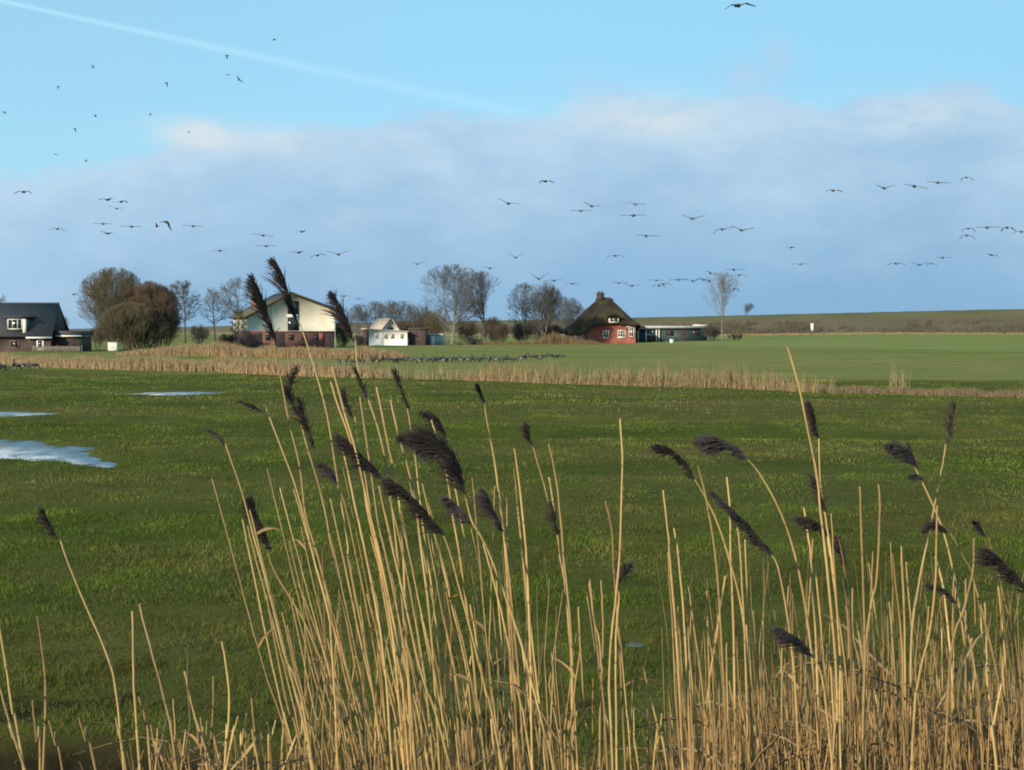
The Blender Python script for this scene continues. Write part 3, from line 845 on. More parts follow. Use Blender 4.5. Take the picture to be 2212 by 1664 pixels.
def sheds():
    D = 252.0; S = FPX / D
    x = lambda zz: (737.4 + zz / 4.286 - 1106) / S
    z = lambda zz: (716 - (545.6 + zz / 4.286)) / S + EYE
    t = thing('brick_shed', 'dark brick shed with two wide dark doors between cottage and pale shed', 'shed', (x(622), D, 0), 0)
    o = x(622)
    b = MB().box(0, x(792) - o, 0, 4, -.2, z(712)); b.build('wall', M_['brick_dark'], t)
    MB().box(-.1, x(798) - o, -.12, 4.1, z(711), z(700)).build('flat_roof', M_['roof_moss'], t)
    for a, c in ((640, 712), (722, 780)): door(t, x(a) - o, x(c) - o, 0, z(728), -.02)
    MB().box(x(713) - o, x(721) - o, -.08, -.003, 0, z(715)).build('pier', M_['brick'], t)
    D2 = 256.0; S = FPX / D2
    o = x(797)
    t = thing('metal_shed', 'low pale grey metal shed right of the dark brick shed', 'shed', (o, D2, 0), R(-2))
    MB().box(0, x(943) - o, 0, 3.5, -.2, z(765)).build('wall', M_['grey_metal'], t)
    s = MB(); s.prism([(-.1, z(764)), (x(950) - o, z(764)), (x(940) - o, z(750)), (.1, z(750))], -.15, 3.7); s.build('roof', M_['grey_metal'], t)
    door(t, x(830) - o, x(862) - o, -.05, z(775), -.02, 'white')
    for k in range(6): MB().box(x(870 + 12 * k) - o, x(872 + 12 * k) - o, -.035, -.003, 0, z(768)).build('rib', M_['grey_metal'], t)
sheds()

def thatched_house():
    D = 292.0; S = FPX / D
    t = thing('thatched_house', 'red brick house under a steep mossy thatched roof with one chimney', 'house', ((1222 - 1106) / S, D, 0), 0)
    X = lambda zz: (1179.8 + zz / 4.286 - 1222) / S
    Z = lambda zz: (716 - (545.6 + zz / 4.286)) / S + EYE
    W, dp = 14.5, 11.5
    # walls: left low part, main front
    w = MB(); w.prism([(.3, -.3), (4.2, -.3), (4.2, 2.7), (.3, 2.7)], .25, dp - .3)
    w.prism([(4.2, -.3), (W, -.3), (W, 4.0), (9.2, 5.6), (8.2, 4.6), (5.6, 4.1), (4.2, 2.7)], .2, dp - .3)
    w.build('wall', M_['brick_red'], t)
    # roof: loft from eave loop to ridge
    fx = [(-.7, 2.35), (0, 2.3), (1.5, 2.2), (3.0, 2.15), (4.0, 2.35), (4.8, 3.0), (5.6, 3.75), (6.6, 4.05), (7.8, 4.15), (8.6, 4.25), (9.4, 4.35), (10.6, 4.4), (11.3, 4.25), (12.4, 4.1), (13.6, 4.0), (15.0, 3.95)]
    loop = [(a, -.5, b) for a, b in fx]
    loop += [(15.6, y, 3.9 - .12 * y) for y in (.8, 3, 5.5, 8, 10.2)]
    loop += [(a, dp + .4, 2.4) for a in (14.5, 12, 9, 6, 3, 0)]
    loop += [(-.9, y, 2.35) for y in (10.4, 8, 5.5, 3, .9)]
    loop = np.array(loop)
    # resample the loop finely
    cl = np.vstack([loop, loop[:1]]); s = np.r_[0, np.cumsum(np.linalg.norm(np.diff(cl, axis=0), axis=1))]
    u = np.linspace(0, s[-1], 121)[:-1]
    lp = np.stack([np.interp(u, s, cl[:, k]) for k in range(3)], -1)
    rz_, ra, rb, ry = 9.25, 6.9, 9.7, 5.4
    rp = np.stack([np.clip(ra + (lp[:, 0] - 1.5) / 12.5 * (rb - ra), ra, rb), np.full(len(lp), ry) + .0 * lp[:, 1], np.full(len(lp), rz_)], -1)
    rp[:, 1] += np.clip((lp[:, 1] - ry) * .06, -.35, .35)
    rings = []
    c = lp.mean(0)
    inner = lp + (np.array([c[0], c[1], 0]) - lp) * np.array([.05, .07, 0]); inner[:, 2] = lp[:, 2] - .10
    rings.append(inner)
    lower = lp.copy(); lower[:, 2] -= .34; rings.append(lower)
    for k in np.linspace(0, 1, 15):
        f = k
        p = lp * (1 - f) + rp * f
        p[:, 2] += -.12 * math.sin(math.pi * f) - .10 * math.sin(2 * math.pi * f)
        jj = .22 * (fbm(p[:, 0] * 1.0 + 20, p[:, 1] + p[:, 2], 1.6, 3) - .5) * (f > 0)
        p[:, 2] += jj
        rings.append(p)
    V = np.concatenate(rings); n = len(lp); K = len(rings)
    i = np.arange(K - 1)[:, None] * n; j = np.arange(n)[None]; j2 = (j + 1) % n
    Q = np.stack([i + j, i + j2, i + n + j2, i + n + j], -1).reshape(-1, 4)
    top = len(V); V = np.vstack([V, [[(ra + rb) / 2, ry, rz_ + .12]]])
    T = np.array([((K - 1) * n + a, (K - 1) * n + (a + 1) % n, top) for a in range(n)])
    ro = link('thatched_roof', mesh_np('thatched_roof', V, Q, T, mats=[M_['thatch']], smooth=True), t)
    # ridge capping
    cp = MB()
    cp.tube([(ra - .4, ry, rz_ - .1), (ra + .3, ry, rz_ + .12), (rb - .3, ry, rz_ + .1), (rb + .5, ry, rz_ - .18)], [.25, .34, .34, .25], 8)
    cp.build('ridge_cap', M_['slate'], ro, smooth=True)
    ch = MB(); cx = X(515); ch.box(cx - .75, cx + .75, ry - .6, ry + .6, rz_ - .6, 10.6); ch.box(cx - .85, cx + .85, ry - .7, ry + .7, 10.25, 10.45)
    ch.box(cx - .5, cx - .1, ry - .2, ry + .2, 10.603, 10.9); ch.box(cx + .1, cx + .5, ry - .2, ry + .2, 10.603, 10.9)
    ch.build('chimney', M_['brick_dark'], ro)
    # dormer window under a thatch eyebrow
    d = MB().box(X(578), X(672), -.62, 3.2, Z(652), Z(598)); do = d.build('dormer', M_['white'], t)
    window(do, X(584), X(666), Z(648), Z(603), -.66, 'white', 2, 1, .14)
    eb = MB(); eb.prism([(X(560), Z(604)), (X(585), Z(596)), (X(625), Z(590)), (X(665), Z(596)), (X(690), Z(606)), (X(680), Z(590)), (X(640), Z(572)), (X(612), Z(572)), (X(572), Z(590))], -.95, 3.2)
    eb.build('dormer_roof', M_['thatch'], do)
    # windows, door
    window(t, X(525), X(580), Z(792), Z(722), .16, 'white', 2, 1, .16)
    window(t, X(662), X(735), Z(785), Z(720), .16, 'white', 3, 2, .17)
    window(t, X(766), X(815), Z(782), Z(690), .16, 'white', 2, 2, .17)
    for a, b_ in ((188, 232), (255, 288), (310, 352)): window(t, X(a), X(b_), Z(800), Z(738), .20, 'white', 2, 1, .18)
    MB().box(X(655), X(742), .05, .197, Z(792), Z(786)).build('sill', M_['white'], t)
    # low brick end annex in front of the right corner
    a = MB().box(X(740), X(812), -.04, .196, Z(690), Z(684)); a.build('lintel', M_['white'], t)
thatched_house()

def annex():
    D = 300.0; S = FPX / D
    x0 = (1372 - 1106) / S
    X = lambda zz: (1179.8 + zz / 4.286 - 1372) / S
    Z = lambda zz: (716 - (545.6 + zz / 4.286)) / S + EYE
    t = thing('flat_roofed_annex', 'long low blue-green annex with pale roof edge, right of the thatched house', 'annex', (x0, D, 0), 0)
    MB().box(X(1065), X(1490), .1, 6, -.3, Z(705)).build('wall', M_['teal'], t)
    MB().box(X(835), X(1060), .35, 5.5, -.3, Z(708)).build('glass_wall', M_['blue_glass'], t)
    MB().box(X(828), X(1505), -.5, 6.4, Z(704), Z(690)).build('flat_roof', M_['slate'], t)
    MB().box(X(826), X(1507), -.62, -.503, Z(702), Z(680)).build('fascia', M_['grey_metal'], t)
    for k in (850, 925, 1020, 1045): MB().box(X(k) - .12, X(k) + .12, -.1, .1, -.2, Z(706)).build('post', M_['white'], t)
    for k in (955, 985): MB().box(X(k) - .05, X(k) + .05, .28, .348, 0, Z(709)).build('mullion', M_['white'], t)
    MB().box(X(930), X(1018), .1, .346, .2, Z(770)).build('bench_panel', M_['dark_wood'], t)
    window(t, X(1110), X(1180), Z(770), Z(725), .06, 'dark_wood', 2, 1, .1)
    door(t, X(1230), X(1290), 0, Z(715), .07)
    window(t, X(1340), X(1420), Z(770), Z(725), .06, 'dark_wood', 3, 1, .1)
    rl = MB().box(X(1370), X(1500), 1, 4, Z(680) + .003, Z(668)); rl.build('roof_light', M_['white'], t)
    tt = thing('water_tub', 'small white tub standing on the grass before the annex', 'tub', at(1451, 736, 285), 0)
    tt.location.z = 0
    MB().tube([(0, 0, 0), (0, 0, .55), (0, 0, .9)], [.38, .42, .45], 14).build('tub', M_['white'], tt)
    MB().tube([(0, 0, .88), (0, 0, .94)], [.48, .48], 14).build('rim', M_['grey_metal'], tt)
annex()

def marker_post():
    D = 352.0
    p = at(1754, 719, D); S = FPX / D
    t = thing('marker_post', 'white marker post standing alone at the foot of the dike', 'post', p, 0)
    hh = (719 - 699) / S
    MB().box(-.12, .12, -.1, .1, -.8, hh * .3).build('post', M_['fence_wood'], t)
    MB().box(-.36, .36, -.14, -.103, hh * .22, hh).build('board', M_['white'], t, bevel=.03)
    MB().box(-.2, .2, -.1, .1, hh * .303, hh - .1).build('backing', M_['fence_wood'], t)
marker_post()

# ------------------------------------------------------------------ bare winter trees
BARK = {}
def bark(key, a, b):
    if key not in BARK: BARK[key] = mat('bark_' + key, a, .9, b, 1.5, 4)
    return BARK[key]
def unit(v): return v / (np.linalg.norm(v, axis=-1, keepdims=True) + 1e-9)

def grow(seed, H, rx, ry, z_lo, trunk_r, nstem=1, counts=(20, 9, 7, 5), ratios=(.66, .52, .48, .45), ang=(62, 52, 52, 54), up=(.12, .12, .08, .04), lean=(0, 0), stem_spread=.3, tmin=.3, twig_r=.012, top_soft=1.0):
    """returns list of levels (P (N,K,3), R (N,K)); crown fills an ellipsoid"""
    r = np.random.default_rng(seed)
    zc = (H + z_lo) / 2; rz = (H - z_lo) / 2 * 1.03
    def room(p, d):
        q = (p - np.array([lean[0] * .6, lean[1] * .6, zc])) / np.array([rx, ry, rz]); e = d / np.array([rx, ry, rz])
        a = (e * e).sum(-1); b = 2 * (q * e).sum(-1); c = (q * q).sum(-1) - 1
        disc = np.maximum(b * b - 4 * a * c, 0)
        rr_ = np.maximum((-b + np.sqrt(disc)) / (2 * a), .0)
        e_ = p + d * rr_[:, None]
        lump = vnoise(np.arctan2(e_[:, 1], e_[:, 0]) * 2.2 + seed * 3.1, e_[:, 2] * .55 + seed, 1.0)
        return rr_ * (.62 + .62 * lump)
    levels = []
    n = nstem
    az = r.random(n) * 2 * np.pi
    p0 = np.c_[np.cos(az) * stem_spread * r.random(n), np.sin(az) * stem_spread * r.random(n), np.full(n, -.3)] if n > 1 else np.array([[0, 0, -.3]])
    sp = .0 if n == 1 else (.32 if n < 20 else .22)
    d = unit(np.c_[np.cos(az) * sp + lean[0] / H, np.sin(az) * sp * .7 + lean[1] / H, np.ones(n)])
    Ln = (H + .3) * (.86 + .1 * r.random(n)) if n == 1 else np.minimum(room(p0 + [0, 0, z_lo + .5], d) + z_lo, H) * (.75 + .25 * r.random(n))
    R0 = np.full(n, trunk_r) * (1 if n == 1 else (.6 + .5 * r.random(n)))
    K = 9
    def poly(p0, d, Ln, R0, K, wob, upv, tip=.25):
        N = len(p0); P = [p0]; dd = d.copy(); step = (Ln / (K - 1))[:, None]
        for k in range(K - 1):
            dd = unit(dd + wob * r.normal(size=(N, 3)) + np.array([0, 0, upv]))
            P.append(P[-1] + dd * step)
        t = np.linspace(0, 1, K)[None]
        return np.stack(P, 1), R0[:, None] * (1 - (1 - tip) * t ** .8)
    P, Rr = poly(p0, d, Ln, R0, K, .05, .02, .12)
    levels.append((P, Rr))
    for li, (cnt, ra, an, uv) in enumerate(zip(counts, ratios, ang, up)):
        N, K0, _ = P.shape
        PL = np.linalg.norm(np.diff(P, axis=1), axis=2).sum(1)
        m = N * cnt
        par = np.repeat(np.arange(N), cnt)
        lo = max(tmin, 0) if li == 0 else .18
        t = lo + (1 - lo) * (np.tile((np.arange(cnt) + .5) / cnt, N) + (r.random(m) - .5) / cnt)
        t = np.clip(t, 0, .985)
        f = t * (K0 - 1); k = np.minimum(f.astype(int), K0 - 2); w = (f - k)[:, None]
        p = P[par, k] * (1 - w) + P[par, k + 1] * w
        pd = unit(P[par, k + 1] - P[par, k])
        pr = Rr[par, k] * (1 - w[:, 0]) + Rr[par, k + 1] * w[:, 0]
        rv = r.normal(size=(m, 3)); perp = unit(rv - (rv * pd).sum(-1, keepdims=True) * pd)
        a = np.radians(an * (.65 + .7 * r.random(m)) * ((1.30 - .65 * t) if li == 0 else (1.15 - .4 * t)))[:, None]
        d = unit(pd * np.cos(a) + perp * np.sin(a) + np.array([0, 0, uv]))
        Lc = (ra * 1.55 if li == 0 else ra) * PL[par] * (1.05 - .45 * t) * (.7 + .6 * r.random(m))
        rm = room(p, d)
        Lc = np.minimum(Lc, rm * (.85 + .3 * r.random(m)) * top_soft + .1)
        keep = Lc > .12
        p, d, Lc, pr = p[keep], d[keep], Lc[keep], pr[keep]
        K = (7, 5, 4, 3, 3)[min(li, 4)]
        rr = np.maximum(pr * (.62, .6, .6, .65, .7)[li], twig_r)
        P, Rr = poly(p, d, Lc, rr, K, (.13, .14, .15, .15, .15)[li], uv * .22)
        Rr = np.maximum(Rr, twig_r * .55)
        levels.append((P, Rr))
    return levels

def tree(name, label, x, base, D, top, hw, lo, bk, seed, cat='tree', group=None, crown_bk=None, z0=None, depth=None, kinds=('trunk', 'crown'), **kw):
    S = FPX / D
    zb = EYE - (base - HOR) / S if z0 is None else z0
    zb = max(zb, -.1) if z0 is None else zb
    H = EYE + (HOR - top) / S - zb
    zl = EYE + (HOR - lo) / S - zb
    rx = hw / S * (1.22 if cat == 'tree' else 1.05)
    t = thing(name, label, cat, ((x - CX) / S, D, zb), 0, group)
    kw.setdefault('trunk_r', .018 * H + .03)
    lv = grow(seed, H, rx, depth or rx, zl, kw.pop('trunk_r'), **kw)
    V, Q, b = [], [], 0
    for i, (P, Rr) in enumerate(lv[:2]):
        v, q = tubes(P, Rr, 8 if i == 0 else 5, b); V.append(v); Q.append(q); b += len(v)
    link(kinds[0], mesh_np(kinds[0], np.concatenate(V), np.concatenate(Q), mats=[bk], smooth=True), t)
    V, Q, b = [], [], 0
    for i, (P, Rr) in enumerate(lv[2:]):
        v, q = tubes(P, Rr, 3, b); V.append(v); Q.append(q); b += len(v)
    link(kinds[1], mesh_np(kinds[1], np.concatenate(V), np.concatenate(Q), mats=[crown_bk or bk]), t)
    return t

GREY = bark('grey', (.115, .105, .088), (.075, .07, .06)); PALE = bark('pale', (.19, .175, .14), (.12, .11, .09)); DARK = bark('dark', (.085, .08, .07), (.055, .052, .048))
OLIV = bark('olive', (.125, .105, .062), (.095, .08, .05)); REDB = bark('red', (.125, .082, .052), (.10, .072, .046)); BRN = bark('brown', (.10, .075, .055), (.065, .05, .04))
MIST = bark('mist', (.115, .112, .105), (.085, .085, .083))

TG = 'bare trees around the farms'
tree('bare_tree', 'big round bare grey-brown tree between the dark-roofed house and its reddish neighbour', 246, 753, 196, 580, 64, 726, PALE, 1, group=TG, crown_bk=OLIV, nstem=10, counts=(12, 9, 7, 4), stem_spread=.7, ang=(40, 38, 38, 40), up=(.25, .22, .15, .1), twig_r=.013, trunk_r=.12, tmin=.12)
tree('bare_shrub', 'broad dense reddish-brown bare thicket right of the big round tree', 326, 753, 194, 610, 66, 775, OLIV, 2, cat='shrub', crown_bk=REDB, nstem=40, counts=(11, 8, 6, 4), stem_spread=3.6, ang=(36, 34, 34, 36), up=(.3, .28, .2, .12), twig_r=.013, trunk_r=.06, tmin=.02, kinds=('stems', 'crown'))
tree('bare_shrub', 'olive-brown twiggy thicket in front of the big round tree', 286, 754, 190, 655, 78, 790, OLIV, 3, cat='shrub', nstem=34, counts=(11, 8, 6, 4), stem_spread=3.6, ang=(36, 34, 34, 36), up=(.3, .28, .2, .12), twig_r=.013, trunk_r=.05, tmin=.02, kinds=('stems', 'crown'))
tree('bare_shrub', 'small dark bush left of the white cabinet', 212, 752, 190, 705, 18, 750, DARK, 4, cat='shrub', nstem=9, counts=(7, 6, 5), ratios=(.6, .5, .45), ang=(36, 38, 40), up=(.2, .1, .1), twig_r=.02, trunk_r=.05, kinds=('stems', 'crown'))
tree('bare_tree', 'dark bare tree with straight trunk just right of the reddish thicket', 400, 738, 255, 606, 40, 700, DARK, 5, group=TG, crown_bk=DARK, counts=(25, 9, 7, 5), twig_r=.017, tmin=.32)
tree('bare_tree', 'slim grey bare tree standing midway between the reddish thicket and the farmhouse', 466, 742, 262, 620, 31, 700, GREY, 6, group=TG, crown_bk=MIST, counts=(22, 8, 6, 5), twig_r=.012, tmin=.34)
tree('bare_tree', 'wide airy bare tree rising behind the farmhouse chimney', 520, 742, 258, 600, 52, 700, GREY, 7, group=TG, crown_bk=MIST, counts=(25, 8, 7, 5), twig_r=.012, tmin=.3)
tree('ivy_tree', 'small olive ivy-clad tree against the left side wall of the farmhouse', 518, 753, 204, 668, 19, 728, PALE, 8, crown_bk=bark('ivy', (.07, .075, .025), (.05, .05, .02)), counts=(21, 9, 7, 5), twig_r=.02, tmin=.3, trunk_r=.14)
for k, (x, tp, hw, w_) in enumerate(((779, 657, 24, 'leftmost'), (805, 651, 26, 'second from left'), (832, 647, 28, 'middle, tallest'), (861, 650, 26, 'second from right'), (888, 657, 22, 'rightmost'))):
    tree('bare_tree', 'round misty-grey bare tree, %s of five behind the white cottage' % w_, x, 738, 330 + 5 * (k % 3), tp, hw, 706, MIST, 20 + k, group=TG, crown_bk=MIST, nstem=3, counts=(16, 8, 7, 5), ang=(56, 46, 46, 48), stem_spread=.5, twig_r=.012, trunk_r=.12, tmin=.2)
tree('bare_tree', 'largest bare tree, with wide pale-limbed crown, midway between cottage and thatched house', 976, 742, 272, 573, 70, 716, PALE, 9, group=TG, crown_bk=GREY, nstem=2, counts=(26, 10, 7, 5), ang=(57, 47, 48, 50), stem_spread=.4, twig_r=.013, trunk_r=.26, tmin=.16)
tree('bare_tree', 'tall narrow bare tree touching the right side of the largest tree', 1047, 741, 276, 586, 40, 708, GREY, 10, group=TG, crown_bk=GREY, counts=(26, 9, 7, 4), ang=(51, 43, 46, 50), up=(.4, .3, .2, .1), twig_r=.013, tmin=.28)
tree('bare_tree', 'upright many-limbed bare tree, left of the pair next to the thatched house', 1132, 742, 284, 612, 33, 722, GREY, 11, group=TG, crown_bk=GREY, nstem=1, counts=(26, 9, 7, 5), ang=(58, 46, 46, 48), up=(.25, .15, .12, .1), twig_r=.013, trunk_r=.2, tmin=.16)
tree('bare_tree', 'dark-topped bare tree, right of the pair next to the thatched house', 1170, 743, 280, 607, 40, 718, GREY, 12, group=TG, crown_bk=DARK, nstem=2, counts=(24, 10, 7, 5), ang=(51, 43, 46, 48), up=(.3, .2, .15, .1), twig_r=.013, trunk_r=.19, tmin=.22)
tree('bare_tree', 'faint bluish bare tree directly behind the left slope of the thatch', 1218, 738, 335, 640, 40, 720, MIST, 13, group=TG, crown_bk=MIST, nstem=4, counts=(18, 9, 7, 4), twig_r=.013, trunk_r=.12, tmin=.2)
tree('bare_tree', 'lone slender vase-shaped bare tree right of the annex', 1560, 733, 292, 588, 41, 694, PALE, 14, group=TG, crown_bk=PALE, counts=(25, 8, 6, 4), ang=(47, 37, 42, 48), up=(.4, .25, .15, .1), ratios=(.72, .5, .42, .4), twig_r=.011, tmin=.3, trunk_r=.17)
tree('bare_shrub', 'tiny wind-bent bare bush on top of the dike', 1608, 686, 440, 655, 20, 682, DARK, 15, cat='shrub', nstem=4, counts=(8, 6, 5), ratios=(.6, .5, .45), ang=(38, 40, 42), up=(.2, .1, .1), lean=(1.2, 0), twig_r=.022, trunk_r=.07, z0=7.0, kinds=('stems', 'crown'))
tree('bare_tree', 'bare tree mostly cut off by the left edge of the picture', -22, 750, 205, 606, 32, 700, DARK, 16, group=TG, crown_bk=MIST, counts=(24, 9, 6, 5), twig_r=.013)
tree('bare_shrub', 'small hazy round bush behind the flat roof of the dark-roofed house', 131, 730, 225, 682, 24, 726, DARK, 17, cat='shrub', crown_bk=MIST, nstem=7, counts=(8, 7, 5), ratios=(.6, .5, .45), ang=(36, 38, 40), up=(.2, .1, .1), twig_r=.013, trunk_r=.07, kinds=('stems', 'crown'))
SH = [('tall brown bush in the gap right of the largest tree', 1062, 742, 305, 684, 30, BRN), ('hazy brown bush behind the tree pair, its right side', 1165, 743, 300, 688, 32, BRN), ('olive bush behind the pale metal shed', 925, 741, 310, 672, 34, OLIV), ('brown bush right behind the white cottage roof', 868, 741, 300, 690, 26, BRN), ('brown bare bush right of the pale metal shed', 908, 742, 300, 655, 30, BRN), ('tall tan bare bush at the left foot of the largest tree', 945, 742, 290, 668, 30, OLIV), ('brown bare bush between the largest tree and the narrow tree', 1010, 742, 296, 690, 34, BRN),
      ('dark purplish bush right of the narrow tree', 1080, 742, 300, 698, 32, BRN), ('dark brown bush at the foot of the tree pair', 1128, 743, 288, 694, 26, DARK), ('brown bush between the tree pair and the thatched house', 1190, 743, 296, 700, 30, BRN),
      ('low rounded dark bush below the largest tree, nearest the meadow', 1022, 749, 262, 727, 26, DARK), ('low dark bush in front of the thatched house windows', 1246, 747, 284, 733, 17, DARK), ('small dark bush before the thatched house, right of a similar one', 1281, 746, 284, 732, 14, BRN),
      ('dark bush at the right end of the annex', 1535, 734, 296, 703, 22, DARK), ('low brown hedge right of the lone tree', 1588, 733, 294, 719, 24, BRN), ('dark bushes behind the farmhouse, right side', 740, 750, 232, 690, 20, DARK),
      ('low dark scrub left of the farmhouse', 495, 751, 215, 722, 26, DARK), ('dark evergreen-looking bush below the tree right of the thicket', 432, 742, 250, 700, 22, DARK), ('dark bush by the fence left of the white cabinet', 168, 758, 168, 735, 16, DARK), ('dark low bush at the corner of the white cottage', 775, 748, 246, 722, 13, DARK)]
for k, (lb, x, b, D, tp, hw, bk) in enumerate(SH):
    tree('bare_shrub', lb, x, b, D, tp, hw, b - 4, bk, 40 + k, cat='shrub', nstem=12, counts=(9, 7, 5), ratios=(.6, .5, .45), ang=(36, 38, 42), up=(.2, .1, .1), stem_spread=hw * D / FPX * .5, twig_r=.02, trunk_r=.05, tmin=.06, kinds=('stems', 'crown'))

# ------------------------------------------------------------------ geese
def goose_mats():
    return [mat('goose_body', (.040, .042, .046), .7), mat('goose_neck', (.012, .012, .013), .6), mat('goose_white', (.42, .41, .38), .7), mat('goose_wing', (.030, .034, .040), .7)]
GM = goose_mats()
def flying_goose(name, wings, neck=0.0):
    """wings: (inner left, outer left, inner right, outer right) dihedral in degrees; sweep fixed. body along +y, one continuous surface"""
    st = [(-.36, .012, .05, .0), (-.28, .03, .045, 0), (-.18, .065, .06, 0), (-.08, .085, .08, 0), (.02, .095, .09, 0), (.12, .08, .08, .0), (.20, .05, .055, .01), (.28, .028, .03, .02), (.38, .024, .026, .028), (.44, .032, .034, .032), (.48, .024, .024, .028), (.53, .006, .008, .022)]
    V, F, MI = [], [], []
    for y, rx, rz, dz in st:
        for k in range(8):
            a = R(22.5 + 45 * k)
            V.append((rx * math.cos(a), y, rz * math.sin(a) + dz))
    n = len(st)
    hole = {}
    for i in range(n - 1):
        for k in range(8):
            if 2 <= i <= 5 and k in (3, 7):      # wing roots (left k=3, right k=7)
                hole.setdefault(k, []).append(i); continue
            F.append((i * 8 + k, i * 8 + (k + 1) % 8, (i + 1) * 8 + (k + 1) % 8, (i + 1) * 8 + k))
            MI.append(2 if i < 1 else (1 if i >= 6 else 0))
    F.append(tuple(range(7, -1, -1))); MI.append(3)
    F.append(tuple((n - 1) * 8 + k for k in range(8))); MI.append(1)
    for k, sgn, (di, do) in ((3, -1, wings[:2]), (7, 1, wings[2:])):
        ids = list(range(2, 7))
        up_ = [(i * 8 + (k if sgn < 0 else (k + 1) % 8)) for i in ids]
        dn = [(i * 8 + ((k + 1) % 8 if sgn < 0 else k)) for i in ids]
        loop = up_ + dn[::-1]
        # sections: (span fraction s, chord front, chord back)
        x0, z0 = .085, .02
        px, pz = x0, z0
        secs = []
        prev_s = 0.0
        for s_, fr, bk in ((.12, .10, -.15), (.26, .13, -.12), (.36, .09, -.11), (.48, .02, -.14), (.58, -.05, -.18), (.66, -.13, -.20)):
            ang = R(di) if s_ <= .27 else R(do)
            ds = s_ - prev_s; prev_s = s_
            px += ds * math.cos(ang); pz += ds * math.sin(ang)
            secs.append((px, pz, fr, bk, ang))
        for (sx, sz, fr, bk, ang) in secs:
            ys = np.linspace(bk, fr, 5)
            th = .012
            nl = []
            for y in ys: nl.append(len(V)); V.append((sgn * (sx - th * math.sin(ang)), y, sz + th * math.cos(ang) * (1 if y not in (ys[0], ys[-1]) else .3)))
            lo = []
            for y in ys[::-1]: lo.append(len(V)); V.append((sgn * (sx + th * math.sin(ang)), y, sz - th * math.cos(ang) * (1 if y not in (ys[0], ys[-1]) else .3)))
            nw = nl + lo
            for a in range(10):
                b = (a + 1) % 10
                F.append((loop[a], loop[b], nw[b], nw[a]) if sgn > 0 else (loop[b], loop[a], nw[a], nw[b])); MI.append(3)
            loop = nw
        F.append(tuple(loop)); MI.append(3)
    me = bpy.data.meshes.new(name)
    me.from_pydata(V, [], F)
    for m in GM: me.materials.append(m)
    me.polygons.foreach_set('material_index', MI)
    me.polygons.foreach_set('use_smooth', [True] * len(F))
    me.update()
    return me
POSES = {'arch': (8, -28, 8, -28), 'deep': (-6, -48, -6, -48), 'flat': (3, -3, 3, -3), 'vee': (22, 16, 22, 16), 'deepvee': (38, 34, 38, 34), 'gull': (22, -14, 22, -14), 'ldrop': (2, -40, 12, 4), 'rdrop': (12, 4, 2, -40), 'lup': (30, 24, 4, -6), 'rup': (4, -6, 30, 24), 'down': (-35, -45, -35, -45), 'up': (60, 55, 60, 55)}
